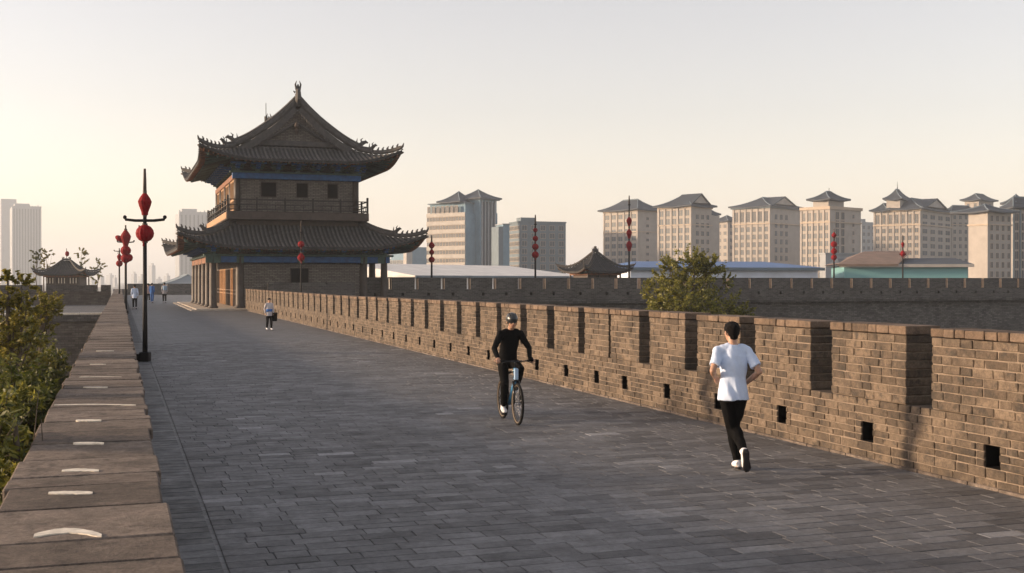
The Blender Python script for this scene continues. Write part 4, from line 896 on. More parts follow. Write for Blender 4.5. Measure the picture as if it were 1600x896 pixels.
b = MB(); zt_ = zf(413, 184); b.add([(-1.2, -1.1, zt_), (8.2, -1.1, zt_), (12.0, 9, zf(393, 193)), (4.4, 9, zf(393, 193)), (-1.2, 19, zt_), (8.2, 19, zt_), (-1.2, -1.1, zt_ - .3), (8.2, -1.1, zt_ - .3)], [(0, 1, 2, 3), (3, 2, 5, 4), (0, 3, 4), (1, 5, 2), (0, 6, 7, 1)]); b.build('brown_roof', BM['tanroof'], r)
r, Lh = shed('white_hall', 'long white roofed hall with a cream end wall behind the far wall', 648, 905, 190, 230, zf(431, 195), 34, BM['white'], BM['white'], zf(413.5, 218), 1, 1, cat='hall')
B = Bld('concrete_block', 'plain grey concrete box between the blue roofed shed and the turquoise shed', 1281, 1290, 1345, 396, 260, 15, 'pale', maxd=14); B.wall(); B.band(B.zt - .2, .3, .2, BM['pale'])
# ------------------------------------------------------------ trees
def tree(name, label, base, clumps, nleaf, size, mat, trunk_r=.18, cat='tree', group=None, elong=1.8, avoid=None, seed=1, limbs=True):
    rn = random.Random(seed); base = Vector(base); r = empty(name, base, label=label, cat=cat, group=group)
    t = MB(); top = max(clumps, key=lambda c: c[0][2])[0]; mid = Vector((sum(c[0][0] for c in clumps) / len(clumps), sum(c[0][1] for c in clumps) / len(clumps), min(c[0][2] for c in clumps))) - base
    pts = [Vector((0, 0, -.3)), Vector((mid.x * .25 + .1, mid.y * .25, mid.z * .35)), Vector((mid.x * .6 - .08, mid.y * .6, mid.z * .7)), Vector((mid.x, mid.y, mid.z)), Vector(top) - base]
    t.sweep(pts, [trunk_r * 1.3, trunk_r, trunk_r * .8, trunk_r * .6, trunk_r * .12], 8)
    lv = MB()
    for c, rr, frac in clumps:
        c = Vector(c) - base; rr = rr if isinstance(rr, tuple) else (rr, rr, rr * .8)
        a = pts[2].lerp(pts[3], rn.random()); t.sweep([a, a.lerp(c, .5) + Vector((rn.uniform(-.2, .2), rn.uniform(-.2, .2), .1)), c], [trunk_r * .4, trunk_r * .22, trunk_r * .08], 5)
        n = int(nleaf * frac); k = max(4, n // 30); tw_ = []
        for i in range(k):      # twigs with leaf sprays: gaps between sprays
            v = Vector((rn.gauss(0, 1), rn.gauss(0, 1), rn.gauss(0, 1))).normalized() * (rn.random() ** .45)
            q = c + Vector((v.x * rr[0], v.y * rr[1], v.z * rr[2])); d_ = (q - c).normalized() if (q - c).length > .01 else Vector((0, 0, 1)); tw_.append((q, (d_ + Vector((0, 0, .3))).normalized()))
            (avoid and avoid(q + d_ * min(rr) * .5 + base)) or t.sweep([c.lerp(q, .1 if i % 3 == 0 else .7), q, q + d_ * min(rr) * .5], [trunk_r * .05 + .004, .004, .002], 4)
        for i in range(n):
            q, d_ = tw_[rn.randrange(k)]; L1 = rn.uniform(-.55, .75) * min(rr) * .7
            p = q + d_ * L1 + Vector((rn.gauss(0, 1), rn.gauss(0, 1), rn.gauss(0, 1))) * min(rr) * .055
            w_ = p + base
            if avoid and avoid(w_): continue
            s_ = size * rn.uniform(.6, 1.25); u = Vector((rn.gauss(0, 1), rn.gauss(0, 1), rn.gauss(0, .7))).normalized(); v = u.orthogonal().normalized(); v = (Matrix.Rotation(rn.uniform(0, 6.28), 3, u) @ v)
            e = u * s_ * elong * .5; f_ = v * s_ * .5
            lv.add([p - e, p + f_ * .8 - e * .1, p + e, p - f_ * .8 - e * .1], [(0, 1, 2, 3)])
    t.build('trunk', M['bark'], r, True); lv.build('crown', mat, r); return r
def W(px, y, D): return tuple(P(px, y, D))
# right courtyard trees
cr = [(W(1072, 425, 60), 1.45, 1), (W(1045, 440, 60), 1.1, .6), (W(1103, 428, 60.5), 1.15, .7), (W(1085, 410, 60), .8, .45), (W(1112, 412, 60), .7, .35), (W(1045, 415, 60), .6, .3), (W(1030, 470, 59), 1.2, .7), (W(1070, 470, 59), 1.6, 1), (W(1110, 465, 60), 1.2, .6), (W(1132, 440, 60.5), .6, .18), (W(1010, 450, 59.5), .5, .15), (W(1140, 482, 60), 1.1, .5), (W(1162, 490, 60), .8, .4), (W(1060, 495, 58.5), 1.8, 1), (W(1110, 500, 59), 1.8, 1), (W(1012, 492, 59), .9, .4)]
p = P(1078, 438, 60); tree('courtyard_tree', 'bushy olive green tree in the courtyard rising above the sunlit battlement', (p.x, p.y, -12), [(c_, r_ * .88, f_) for c_, r_, f_ in cr], 1700, .10, M['leafC'], .22, seed=3)
# left trees, between the camera side and the side rampart
av = lambda w_: w_.x > XL0 - .05 and w_.z < 2.4
def cl(lst, D): return [(W(x, y, D + dd), r_, f_) for x, y, r_, f_, dd in lst]
p = P(-60, 438, 21); tree('olive_tree', 'tall yellow green feathery tree at the left frame edge, its crown against the sky', (p.x, p.y, -12), cl([(12, 432, .2, .12, 0), (34, 445, .24, .2, 0), (5, 470, .35, .3, 0), (42, 480, .26, .22, 0), (20, 500, .4, .35, 0), (70, 478, .2, .14, .5), (0, 540, .5, .45, 0), (45, 530, .3, .22, 0), (15, 580, .5, .4, 0), (-50, 450, .7, .4, 0), (-70, 520, 1.2, .8, 1), (60, 570, .22, .12, 0), (25, 625, .4, .35, 0)], 21), 1700, .048, M['leafA'], .12, avoid=av, seed=11, elong=2.4)
p = P(40, 438, 38); tree('olive_tree', 'small rounded yellow green tree before the white kerb of the side rampart', (p.x, p.y, -12), cl([(76, 476, .45, 1, 0), (60, 492, .4, .6, 0), (88, 482, .28, .3, 0), (40, 510, .6, .6, 0), (70, 505, .35, .4, 0)], 38), 1100, .07, M['leafA'], .12, avoid=av, seed=12, elong=2)
p = P(-20, 438, 16); tree('dark_tree', 'dense dark green tree low beside the left parapet', (p.x, p.y, -12), cl([(20, 640, .6, .9, 0), (50, 605, .35, .4, 1), (10, 700, .6, .8, 0), (-40, 640, .9, .8, 0), (55, 650, .35, .5, 1), (35, 680, .3, .4, 1), (10, 760, .6, .7, -2), (-10, 720, .7, .7, -4)], 14), 2400, .043, M['leafB'], .13, avoid=av, seed=13, elong=2.6)
p = P(60, 438, 30); tree('dark_tree', 'dark leafy tree top below the parapet edge, against the shaded rampart', (p.x, p.y, -12), cl([(60, 590, .8, .7, 0), (85, 615, .5, .4, 0), (75, 560, .6, .4, 4), (30, 600, 1.0, .8, 0), (55, 650, 1.0, .9, 0), (95, 640, .5, .3, -2), (40, 540, .7, .5, 2)], 28), 1700, .085, M['leafB'], .16, avoid=av, seed=14, elong=2)
p = P(10, 438, 10); tree('green_shrub_tree', 'brighter green feathery branches at the lower left, closest to the camera', (p.x, p.y, -12), cl([(22, 625, .13, .4, 0), (60, 612, .1, .3, 1), (64, 655, .09, .2, 0), (10, 690, .16, .4, 0), (25, 735, .13, .3, -1), (-30, 680, .4, .6, 0)], 10), 1100, .03, M['leafC'], .05, avoid=av, seed=15, elong=3.2)
# thin trees behind the small pavilion
for i, (px_, yt, col_, lab) in enumerate(((56, 386, 'leafB', 'thin dark tree behind the left end of the small pavilion'), (72, 388, 'leafA', 'sparse yellowing tree behind the pavilion roof slope'), (127, 388, 'leafA', 'slim conifer shaped sapling right behind the pavilion ridge'), (152, 404, 'leafA', 'small sparse sapling at the right eave of the small pavilion'))):
    D = 165; p = P(px_, 438, D); tree('sapling', lab, (p.x, p.y, -.5), [(W(px_ + dx, yt + 6 + dy, D), rr, f) for dx, dy, rr, f in ((0, 0, .7, .4), (4, 6, .8, .4), (-4, 11, .8, .4), (2, 18, .9, .5), (-2, 28, .8, .4), (9, 3, .4, .15))], 330, .17, M[col_], .07, seed=20 + i, group='thin trees around the small pavilion')
#PART4
# ------------------------------------------------------------ people
from mathutils import noise as mnoise
M['skin'] = plain('skin', (.42, .24, .16), .5, .12, 14, sub=.12)
M['hair'] = plain('black_hair', (.006, .005, .005), .7, .3, 60, .5, spec=.12)
def cloth(name, c, rough=.9, var=.1, sh=0.):
    m = plain(name, c, rough, var, 5, .15, spec=.08); m.node_tree.nodes['Principled BSDF'].inputs['Sheen Weight'].default_value = sh; return m
M['cwhite'] = cloth('white_tshirt_cloth', (.56, .66, .84)); M['cblack'] = cloth('black_cloth', (.006, .006, .0065), .95); M['cblue'] = cloth('blue_cloth', (.06, .16, .42)); M['clblue'] = cloth('light_blue_cloth', (.4, .55, .72))
M['cpink'] = cloth('pinkish_cloth', (.45, .3, .27)); M['cgrey'] = cloth('grey_white_cloth', (.5, .47, .48)); M['shoe'] = cloth('white_shoe', (.72, .72, .74), .6); M['sole'] = plain('dark_sole', (.02, .02, .022), .7, .2, 30)
M['glossblack'] = plain('gloss_black', (.015, .015, .016), .25, .1, 5); M['helmet'] = plain('helmet_shell', (.035, .038, .04), .28, .15, 6); M['lens'] = plain('dark_lens', (.02, .012, .008), .1, .1, 5)
M['cyan'] = plain('cyan_frame_paint', (.06, .26, .5), .35, .1, 6); M['steel'] = plain('steel', (.45, .45, .46), .3, .1, 6, metal=1.); M['tyre'] = plain('tyre_rubber', (.01, .01, .01), .85, .2, 20, spec=.2); M['gum'] = plain('tan_sidewall', (.13, .1, .07), .7, .1, 9)
M['eye'] = plain('eye_white', (.6, .58, .55), .3, .05, 5); M['lip'] = plain('lip', (.33, .13, .1), .5, .1, 9)
def finish(mb, name, mat, parent, voxel, it=4, disp=0., dfreq=6., seed=0):
    me = mb.mesh(name, mat, True); o = bpy.data.objects.new(name, me); C.objects.link(o)
    m = o.modifiers.new('r', 'REMESH'); m.mode = 'VOXEL'; m.voxel_size = voxel; m.use_smooth_shade = True
    s_ = o.modifiers.new('s', 'SMOOTH'); s_.iterations = it; s_.factor = .5
    dg = bpy.context.evaluated_depsgraph_get(); nm = bpy.data.meshes.new_from_object(o.evaluated_get(dg)); o.modifiers.clear(); o.data = nm
    if not len(nm.materials): nm.materials.append(mat)
    nm.name = name
    if disp:
        ns = [v.normal.copy() for v in nm.vertices]
        for v, n_ in zip(nm.vertices, ns):
            p = v.co; q = Vector((p.x * dfreq + seed, p.y * dfreq, p.z * dfreq * .55 + p.x * dfreq * .8)); a = mnoise.noise(q) + .5 * mnoise.noise(q * 2.1)
            v.co = p + n_ * (disp * a)
    nm.polygons.foreach_set('use_smooth', [True] * len(nm.polygons)); nm.update(); o.parent = parent; return o
def limb(mb, pts, rads, n=12):
    mb.sweep(pts, list(rads), n)
    for p, r in zip(pts, rads): r_ = r if isinstance(r, (int, float)) else min(r); mb.ell(p, r_ * .98, n, 8)
def between(a, b, t): return Vector(a).lerp(Vector(b), t)
def hand(mb, wr, d, palm, side, curl=.6, s=1.):
    """palm and five fingers; d = direction of the hand, palm = palm normal, side = +1/-1 thumb side sign"""
    wr, d, palm = Vector(wr), Vector(d).normalized(), Vector(palm).normalized(); lat = d.cross(palm).normalized() * side; palm = lat.cross(d).normalized() * side
    k = wr + d * .085 * s; mb.sweep([wr - d * .01, wr + d * .03 * s, k], [(.026 * s, .017 * s), (.036 * s, .017 * s), (.04 * s, .014 * s)], 10, up=palm)
    for off, L_, r in ((-.03, .062, .0078), (-.011, .078, .0088), (.010, .082, .009), (.030, .074, .0088)):
        a = k + lat * off * s - d * .012; d1 = (d + palm * curl * .45).normalized(); d2 = (d * (1 - curl * .7) + palm * curl).normalized(); d3 = (d * (1 - curl * 1.7) + palm * curl * 1.1).normalized()
        mb.sweep([a, a + d1 * L_ * .48 * s, a + (d1 * .48 + d2 * .3) * L_ * s, a + (d1 * .48 + d2 * .3 + d3 * .26) * L_ * s], [r * 1.1 * s, r * s, r * .95 * s, r * .75 * s], 8)
    a = wr + d * .025 * s + lat * .026 * s; t1 = (d * .6 + lat * .75 + palm * .3).normalized(); t2 = (d * .85 + lat * .15 + palm * .5).normalized()
    mb.sweep([a - lat * .01, a + t1 * .034 * s, a + (t1 * .034 + t2 * .026) * s, a + (t1 * .034 + t2 * .048) * s], [.013 * s, .0115 * s, .0105 * s, .008 * s], 8)
def head(mb, c, yaw=0., pitch=0., s=1.):
    R_ = Matrix.Rotation(yaw, 3, 'Z') @ Matrix.Rotation(pitch, 3, 'X'); c = Vector(c); q = lambda x, y, z: c + R_ @ Vector((x * s, y * s, z * s))
    mb.ell(q(0, -.01, .025), (.076 * s, .096 * s, .09 * s), 20, 14, mat=R_); mb.ell(q(0, .03, -.035), (.058 * s, .062 * s, .078 * s), 16, 10, mat=R_)
    mb.ell(q(0, .055, -.088), (.028 * s, .026 * s, .02 * s), 12, 8, mat=R_)                         # chin
    mb.sweep([q(0, .082, .03), q(0, .098, -.002), q(0, .108, -.022), q(0, .088, -.032)], [.009 * s, .011 * s, .014 * s, .008 * s], 8)      # nose
    for x in (-1, 1):
        mb.ell(q(x * .03, .078, .035), (.02 * s, .012 * s, .006 * s), 10, 6, mat=R_); mb.ell(q(x * .043, .06, -.015), (.02 * s, .02 * s, .018 * s), 10, 6, mat=R_)
        mb.ell(q(x * .079, -.008, -.004), (.009 * s, .02 * s, .032 * s), 10, 8, mat=R_ @ Matrix.Rotation(-.25, 3, 'X')); mb.ell(q(x * .084, -.018, .01), (.006 * s, .014 * s, .018 * s), 8, 6, mat=R_)
    mb.ell(q(0, .085, -.055), (.022 * s, .011 * s, .009 * s), 10, 6, mat=R_)
    return q, R_
def face(root, q, R_, s=1.):
    for x in (-1, 1):
        b = MB(); b.ell(q(x * .031, .079, .018), (.013 * s, .008 * s, .008 * s), 10, 6, mat=R_); b.ell(q(x * .031, .0855, .018), (.0055 * s, .004 * s, .006 * s), 8, 6, 1, mat=R_); b.build('eye', [M['eye'], M['hair']], root, True)
    b = MB(); b.sweep([q(-.024, .088, -.056), q(0, .0965, -.054), q(.024, .088, -.056)], [(.003 * s, .004 * s), (.006 * s, .006 * s), (.003 * s, .004 * s)], 8); b.build('mouth', M['lip'], root, True)
def person(name_label, loc, rz, J, top, trousers, shoes=None, vox=.007, sleeve='long', hands=True, scale=1., hd=(0, 0), hair=True, soles=True, disp=.006, seed=0, hemz=-.06, grip=(None, None), facing=True, cat='person'):
    r = empty('person', loc, rz, label=name_label, cat=cat); r.scale = (scale,) * 3
    V = {k: Vector(v) for k, v in J.items()}; hc = (V['hipL'] + V['hipR']) / 2; shc = (V['shL'] + V['shR']) / 2; ax_ = (shc - hc); n_ = V['neck']
    b = MB(); q, R_ = head(b, V['head'], *hd); b.sweep([n_ - (V['head'] - n_) * .25, n_, V['head'] + Vector((0, -.02, -.05))], [(.075, .06), (.056, .056), (.05, .054)], 12)
    up_ = (0, 1, 0) if abs(ax_.normalized().z) > .5 else (0, 0, 1)
    b.sweep([hc - ax_ * .1, hc + ax_ * .2, hc + ax_ * .55, hc + ax_ * .85, shc + ax_ * .08], [(.12, .09), (.115, .08), (.13, .09), (.15, .08), (.07, .055)], 14, up=up_)
    for s_ in 'LR':
        limb(b, [between(shc, V['sh' + s_], .8), V['sh' + s_], between(V['sh' + s_], V['el' + s_], .4), V['el' + s_], between(V['el' + s_], V['wr' + s_], .3), V['wr' + s_]], [.045, .05, .045, .036, .038, .026])
        limb(b, [V['hip' + s_], between(V['hip' + s_], V['kn' + s_], .4), V['kn' + s_], between(V['kn' + s_], V['an' + s_], .3), V['an' + s_]], [.075, .068, .05, .048, .036])
        limb(b, [V['an' + s_], V['he' + s_], between(V['he' + s_], V['to' + s_], .55), V['to' + s_]], [.034, .03, .03, .022])
        wd = V['wr' + s_] - V['el' + s_]; g_ = grip[0 if s_ == 'L' else 1]
        if hands:
            d_ = Vector(g_[0]) if g_ else wd; pn = Vector(g_[1]) if g_ else Vector((1 if s_ == 'L' else -1, 0, -.2))
            hand(b, V['wr' + s_], d_, pn, (1 if s_ == 'L' else -1) * (g_[2] if g_ else 1), g_[3] if g_ else .8)
        else: b.sweep([V['wr' + s_], V['wr' + s_] + wd.normalized() * .1, V['wr' + s_] + wd.normalized() * .17], [(.03, .02), (.04, .025), (.02, .015)], 8)
    finish(b, 'body', M['skin'], r, vox, 3)
    if facing: face(r, q, R_)
    # clothes
    b = MB(); b.sweep([hc - ax_ * .14 + Vector((0, 0, hemz)), hc + ax_ * .1, hc + ax_ * .4, hc + ax_ * .68, hc + ax_ * .88, shc + ax_ * .04, n_ + ax_ * .0], [(.176, .16), (.168, .148), (.15, .118), (.162, .12), (.168, .108), (.13, .085), (.072, .066)], 22, up=up_)
    for s_ in 'LR': b.sweep([n_ + Vector((0, 0, -.035)), between(n_, V['sh' + s_], .5) + Vector((0, 0, -.004)), V['sh' + s_] + Vector((0, 0, -.004))], [.058, .062, .06], 12)
    for s_ in 'LR':
        a, e, w_ = V['sh' + s_], V['el' + s_], V['wr' + s_]
        if sleeve == 'long': limb(b, [between(shc, a, .6), a, between(a, e, .5), e, between(e, w_, .4), between(e, w_, .94)], [.07, .066, .056, .048, .045, .036])
        else: b.sweep([between(shc, a, .5), a + Vector((0, 0, -.012)), between(a, e, .4), between(a, e, .74)], [.066, .062, .06, .066], 16); b.ell(a + Vector((0, 0, -.005)), .066)
    finish(b, 'shirt', top, r, vox * 1.15, 5, disp, 7, seed)
    b = MB(); b.sweep([hc - ax_ * .2, hc - ax_ * .04, hc + ax_ * .08], [(.14, .115), (.163, .128), (.13, .1)], 18, up=up_)
    for s_ in 'LR': limb(b, [V['hip' + s_] + Vector((0, 0, -.03)), between(V['hip' + s_], V['kn' + s_], .4), V['kn' + s_], between(V['kn' + s_], V['an' + s_], .35), between(V['kn' + s_], V['an' + s_], .93)], [.088, .09, .07, .068, .05], 14)
    finish(b, 'trousers', trousers, r, vox * 1.15, 4, disp * .7, 9, seed + 5)
    for s_ in 'LR':
        h_, t_, a_ = V['he' + s_], V['to' + s_], V['an' + s_]; f_ = (t_ - h_).normalized(); up2 = (a_ - h_) - f_ * (a_ - h_).dot(f_); up2 = up2.normalized() if up2.length > .01 else Vector((0, 0, 1))
        b = MB(); b.sweep([h_ - f_ * .035 + up2 * .02, h_ + f_ * .02 + up2 * .02, between(h_, t_, .5) + up2 * .012, t_ - f_ * .02, t_ + f_ * .035 - up2 * .01], [(.03, .032), (.042, .05), (.046, .046), (.05, .036), (.025, .016)], 14, up=up2)
        b.sweep([h_ + up2 * .01, a_ + (a_ - h_) * .1], [(.04, .04), (.046, .05)], 12); sh_ = finish(b, 'shoe', shoes or M['shoe'], r, .006 if vox < .01 else .012, 3)
        if soles:
            b = MB(); b.sweep([h_ - f_ * .045 - up2 * .034, h_ - up2 * .034, between(h_, t_, .5) - up2 * .032, t_ - up2 * .03, t_ + f_ * .045 - up2 * .022], [(.026, .01), (.042, .013), (.038, .012), (.052, .012), (.024, .008)], 14, up=up2); b.build('sole', M['sole'], sh_, True)
    if hair:
        b = MB(); b.ell(q(0, -.016, .045), (.091, .105, .09), 20, 14, mat=R_); b.ell(q(0, -.055, .005), (.072, .06, .066), 16, 10, mat=R_); b.ell(q(0, -.066, -.045), (.05, .035, .045), 12, 8, mat=R_); b.ell(q(0, .05, .088), (.062, .045, .03), 12, 8, mat=R_)
        finish(b, 'hair', M['hair'], r, vox, 1, .006, 30, seed)
    return r, q, R_, V
# runner, seen from behind
D = 14.5; p = P(1146, 438, D)
RJ = dict(head=(-.01, .06, 1.615), neck=(0, .02, 1.475), shL=(-.168, .0, 1.405), shR=(.168, .02, 1.40), elL=(-.265, -.13, 1.18), wrL=(-.20, .10, 1.09), elR=(.285, -.10, 1.165), wrR=(.17, .10, 1.02),
          hipL=(-.076, 0, .90), hipR=(.076, 0, .90), knL=(.0, .12, .50), anL=(.065, .09, .10), heL=(.065, .05, .055), toL=(.065, .22, .045), knR=(.04, .15, .51), anR=(.085, -.17, .25), heR=(.09, -.235, .255), toR=(.11, -.205, .07))
rn_, q, R_, V = person('jogger in a white t-shirt and black leggings running away beside the sunlit battlement', (p.x, p.y, 0.0), rad(-19), RJ, M['cwhite'], M['cblack'], vox=.0065, sleeve='short', scale=1.075, hd=(.25, 0), disp=.018, seed=3, hemz=.0)
b = MB()
for s_ in 'LR':
    h_, t_ = V['he' + s_], V['to' + s_]
    b.ell(h_.lerp(t_, .02) + Vector((0, -.03, .0)), (.02, .012, .02), 8, 6)
b.build('shoe_tab', M['shoe'], rn_)
# ------------------------------------------------------------ bicycle and rider
bx_, by_ = 6.27, 18.52; RZ = math.pi - .07
bk = empty('bicycle', (bx_, by_, 0), RZ, label='black bicycle with a light blue head tube, ridden towards the camera', cat='bicycle')
RWc, FWc, BB = Vector((0, -.5, .345)), Vector((0, .5, .345)), Vector((0, -.07, .29))
def wheel(c):
    b = MB(); n = 40
    def torus(R0, r, m, w_=1.):
        vs = []; k = 8
        for i in range(n):
            a = 2 * math.pi * i / n
            for j in range(k): t = 2 * math.pi * j / k; rr = R0 + r * math.cos(t); vs.append((r * w_ * math.sin(t), rr * math.cos(a), rr * math.sin(a)))
        return vs, [(i * k + j, ((i + 1) % n) * k + j, ((i + 1) % n) * k + (j + 1) % k, i * k + (j + 1) % k) for i in range(n) for j in range(k)], m
    b.add(*torus(.312, .013, 0, .9)); 
    for i in range(28): a = 2 * math.pi * i / 28; s_ = .03 * (1 if i % 2 else -1); b.sweep([(s_, .02 * math.cos(a), .02 * math.sin(a)), (0, .31 * math.cos(a + .12), .31 * math.sin(a + .12))], .0022, 4)
    b.sweep([(-.05, 0, 0), (.05, 0, 0)], .02, 10)
    o = b.build('wheel', M['steel'], bk, True, loc=c); t = MB(); t.add(*torus(.325, .024, 0)); t.add(*torus(.312, .018, 1, 1.1)); t.build('tyre', [M['tyre'], M['gum']], o, True); return o
wheel(RWc); wheel(FWc)
HT, HB, ST_ = Vector((0, .335, .93)), Vector((0, .375, .76)), Vector((0, -.19, .80))
b = MB(); b.sweep([HT - (HB - HT) * .0, HB], .028, 10); b.sweep([HB + Vector((0, 0, .03)), BB], .03, 10); b.sweep([HT + (HB - HT) * .2, ST_], .022, 10, 1); b.sweep([BB, ST_], .017, 10, 1)
for s_ in (-1, 1): b.sweep([BB + Vector((s_ * .035, 0, 0)), RWc + Vector((s_ * .055, 0, 0))], .01, 8, 1); b.sweep([ST_ + Vector((s_ * .015, 0, -.03)), RWc + Vector((s_ * .055, 0, 0))], .009, 8, 1)
b.build('frame', [M['cyan'], M['glossblack']], bk, True)
b = MB(); b.sweep([HB + Vector((0, .005, -.01)), HB + Vector((0, .012, -.05))], [(.05, .02), (.055, .02)], 8)
for s_ in (-1, 1): b.sweep([HB + Vector((s_ * .045, .01, -.04)), FWc + Vector((s_ * .055, 0, 0))], [.02, .014], 8)
b.build('fork', M['glossblack'], bk, True)
b = MB(); b.sweep([HT, HT + Vector((0, -.01, .08)), HT + Vector((0, .05, .11))], .016, 8); hb = HT + Vector((0, .05, .115)); b.sweep([hb + Vector((-.30, -.06, .01)), hb + Vector((-.16, 0, .005)), hb, hb + Vector((.16, 0, .005)), hb + Vector((.30, -.06, .01))], .0125, 8)
for s_ in (-1, 1): b.sweep([hb + Vector((s_ * .2, 0, 0)), hb + Vector((s_ * .27, .05, -.03))], .007, 6)
o = b.build('handlebar', M['glossblack'], bk, True)
for s_ in (-1, 1): b = MB(); b.sweep([hb + Vector((s_ * .20, -.018, .006)), hb + Vector((s_ * .305, -.062, .01))], .017, 8); b.build('grip', M['tyre'], o, True)
b = MB(); b.cbox(-.034, .385, .74, .034, .425, .93, .01); b.build('head_tube_pack', M['clblue'], bk)
b = MB(); sp_ = ST_ + Vector((0, -.04, .15)); b.sweep([ST_ - Vector((0, 0, .02)), sp_], .014, 8); b.build('seat_post', M['glossblack'], bk, True)
b = MB(); b.sweep([sp_ + Vector((0, -.13, .025)), sp_ + Vector((0, -.05, .03)), sp_ + Vector((0, .05, .02)), sp_ + Vector((0, .15, .01))], [(.07, .02), (.075, .028), (.035, .025), (.018, .015)], 12); b.build('saddle', M['tyre'], bk, True)
CA = rad(-68)      # right pedal down and a little forward
cdir = Vector((0, math.cos(CA), math.sin(CA))) * .17
PR, PL = BB + cdir + Vector((.10, 0, 0)), BB - cdir + Vector((-.10, 0, 0))
b = MB(); b.lathe([(.095, 0), (.095, .004)], (0, 0, 0), 28); ring = b
b = MB(); vs = []; n = 28
for x in (.055, .06):
    for i in range(n): a = 2 * math.pi * i / n; vs.append((x, BB.y + .095 * math.cos(a), BB.z + .095 * math.sin(a)))
b.add(vs, [tuple(range(n)), tuple(range(2 * n - 1, n - 1, -1))] + [(i, n + i, n + (i + 1) % n, (i + 1) % n) for i in range(n)])
b.sweep([BB + Vector((.065, 0, 0)), BB + Vector((.075, 0, 0)) + cdir], .011, 8); b.sweep([BB + Vector((-.065, 0, 0)), BB + Vector((-.075, 0, 0)) - cdir], .011, 8); b.sweep([BB + Vector((-.07, 0, 0)), BB + Vector((.07, 0, 0))], .02, 8)
b.sweep([BB + Vector((.058, 0, .09)), RWc + Vector((.05, 0, .04))], .005, 4); b.sweep([BB + Vector((.058, 0, -.09)), RWc + Vector((.05, 0, -.04))], .005, 4); b.build('crankset', M['glossblack'], bk)
for pp_, s_ in ((PR, 1), (PL, -1)): b = MB(); b.cbox(pp_.x - .045, pp_.y - .045, pp_.z - .012, pp_.x + .045, pp_.y + .045, pp_.z + .012, .004); b.build('pedal', M['tyre'], bk)
gx = .262; gh = hb.z + .02
BJ = dict(head=(.0, .12, 1.70), neck=(0, .05, 1.565), shL=(-.172, .03, 1.485), shR=(.172, .03, 1.485), elL=(-.305, .10, 1.25), elR=(.305, .10, 1.25), wrL=(-.275, .255, 1.095), wrR=(.275, .255, 1.095),
          hipL=(-.085, -.2, 1.02), hipR=(.085, -.2, 1.02), knL=(-.13, .20, .90), anL=(-.105, -.02 - .0, .545), heL=(-.105, PL.y - .06, PL.z + .055), toL=(-.105, PL.y + .085, PL.z + .05),
          knR=(.12, .11, .66), anR=(.105, -.045, .27), heR=(.105, PR.y - .09, PR.z + .065), toR=(.105, PR.y + .06, PR.z + .05))
gripL = ((-.15, .9, -.25), (0, -.25, -1), 1, 1.05); gripR = ((.15, .9, -.25), (0, -.25, -1), 1, 1.05)
rd_, q, R_, V = person('cyclist in black long sleeves and a dark helmet riding towards the camera', (bx_, by_, 0), RZ, BJ, M['cblack'], M['cblack'], vox=.0065, hair=False, hd=(0, -.12), disp=.006, seed=8, grip=(gripL, gripR), hemz=0.)
b = MB(); b.ell(q(0, -.005, .05), (.1, .13, .105), 24, 14, mat=R_); b.ell(q(0, .085, .058), (.07, .05, .02), 14, 8, mat=R_); hl = finish(b, 'helmet', M['helmet'], rd_, .006, 2)
b = MB()
for x in (-1, 1): b.sweep([q(x * .085, .02, .0), q(x * .06, .035, -.06), q(x * .01, .05, -.112)], .004, 5)
b.build('chin_strap', M['cblack'], hl)
for x in (-.045, 0, .045): 
    b = MB(); b.sweep([q(x, .085, .108), q(x * 1.1, .02, .141), q(x * 1.1, -.06, .135)], [(.008, .004), (.011, .005), (.006, .003)], 6); b.build('vent', M['dark'], hl, True)
b = MB(); b.sweep([q(-.078, .03, .02), q(-.06, .082, .02), q(-.02, .1, .018), (q(0, .104, .02)), q(.02, .1, .018), q(.06, .082, .02), q(.078, .03, .02)], [(.006, .006), (.018, .007), (.02, .006), (.008, .005), (.02, .006), (.018, .007), (.006, .006)], 8, up=R_ @ Vector((0, 1, 0))); b.build('sunglasses', M['lens'], rd_, True)
b = MB(); w_ = V['wrL']; b.ell(w_ + Vector((0, .05, -.01)), (.045, .06, .035), 12, 8); b.ell(w_ + Vector((0, .10, -.035)), (.045, .03, .03), 12, 8); finish(b, 'glove', M['cblack'], rd_, .008, 2)
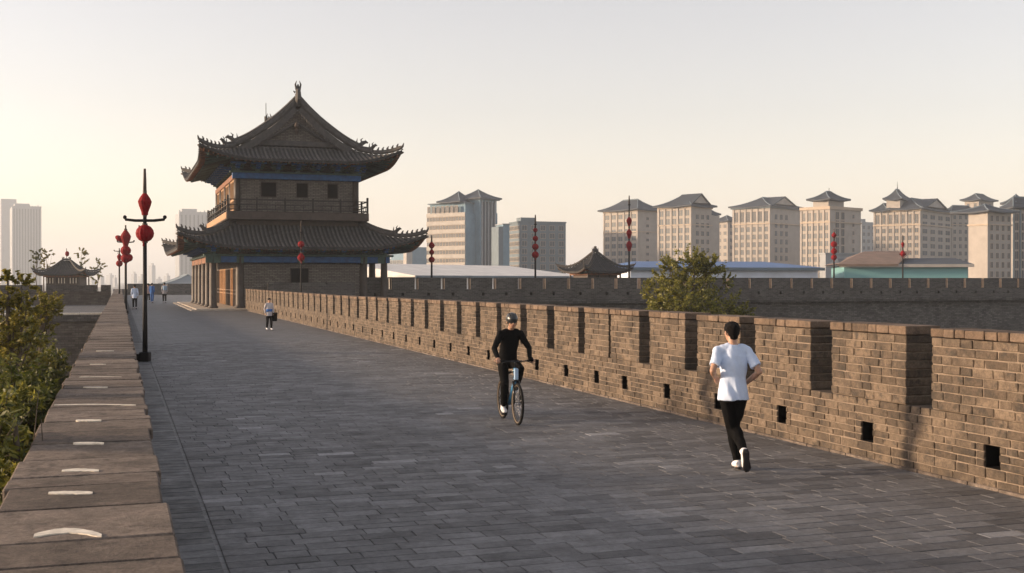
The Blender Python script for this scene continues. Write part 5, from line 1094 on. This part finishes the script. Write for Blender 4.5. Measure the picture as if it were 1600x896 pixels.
# distant walkers
def stand(stride=.12, armf=.05, bag=False, lean=0.):
    return dict(head=(0, .03 + lean, 1.615), neck=(0, lean, 1.475), shL=(-.175, lean * .8, 1.405), shR=(.175, lean * .8, 1.405), elL=(-.225, -.05 + armf, 1.15), wrL=(-.215, .04 + armf, .92), elR=(.225, -.05 - armf, 1.15), wrR=(.215, .03 - armf, .92),
                hipL=(-.085, 0, .90), hipR=(.085, 0, .90), knL=(-.09, stride * .6 + .02, .49), anL=(-.09, stride, .09), heL=(-.09, stride - .04, .055), toL=(-.09, stride + .13, .045), knR=(.09, -stride * .2, .49), anR=(.09, -stride, .11), heR=(.09, -stride - .05, .085), toR=(.09, -stride + .10, .045))
def walker(px, yf, h, label, top, trs, rz=0, **k):
    D = 4320 / (yf - 438); p = P(px, 438, D); sc_ = (h / F * D) / 1.74; return person(label, (p.x, p.y, 0), rad(rz), stand(**k), top, trs, vox=.013, scale=sc_, hands=True, disp=.005, seed=px)
a, *_r = walker(420.5, 516, 50, 'walker in a grey top with blue band carrying a dark bag beside the far battlement', M['cgrey'], M['cblack'], -165, stride=.1)
b = MB(); b.sweep([(0, 0, .98), (0, 0, 1.14)], [(.178, .14), (.172, .132)], 16, up=(0, 1, 0)); b.build('waist_jacket', M['cblue'], a, True)
wb = a.matrix_basis @ Vector((-.29, .04, 0)); 
def bag(loc, w_, d_, h_, z, label, mat, rz=0):
    o = empty('bag', (loc[0], loc[1], z), rz, label=label, cat='bag'); b = MB(); b.cbox(-w_ / 2, -d_ / 2, 0, w_ / 2, d_ / 2, h_, .03, .005); b.build('bag_body', mat, o); b = MB(); b.sweep([(-w_ * .3, 0, h_ - .01), (-w_ * .22, 0, h_ + .16), (w_ * .22, 0, h_ + .16), (w_ * .3, 0, h_ - .01)], .012, 6); b.build('strap', mat, o); return o
bag((wb.x, wb.y), .24, .16, .42, .42, 'tall dark shopping bag held in the hand of the walker in the grey top', M['cblack'], rad(15))
a, *_r = walker(210.5, 483, 38, 'walker in a white shirt seen from behind, nearest of those by the second lantern pole', M['cwhite'], M['cblack'], 5, stride=.12)
a, *_r = walker(237.5, 473.5, 31, 'walker in blue between the walker in white and the one with a pale backpack', M['cblue'], M['cblue'], -20, stride=.08)
a, *_r = walker(231.5, 472, 29, 'walker in a pinkish top, partly hidden behind the nearest lantern pole', M['cpink'], M['cblack'], 20, stride=.08)
a, *_r = walker(257, 473.5, 32, 'person in black with a pale blue backpack standing near the tower platform', M['cgrey'], M['cblack'], 8, stride=.05)
b = MB(); b.cbox(-.15, -.27, 1.08, .15, -.11, 1.45, .04, .01); bp_ = b.build('backpack_body', M['clblue'], a)
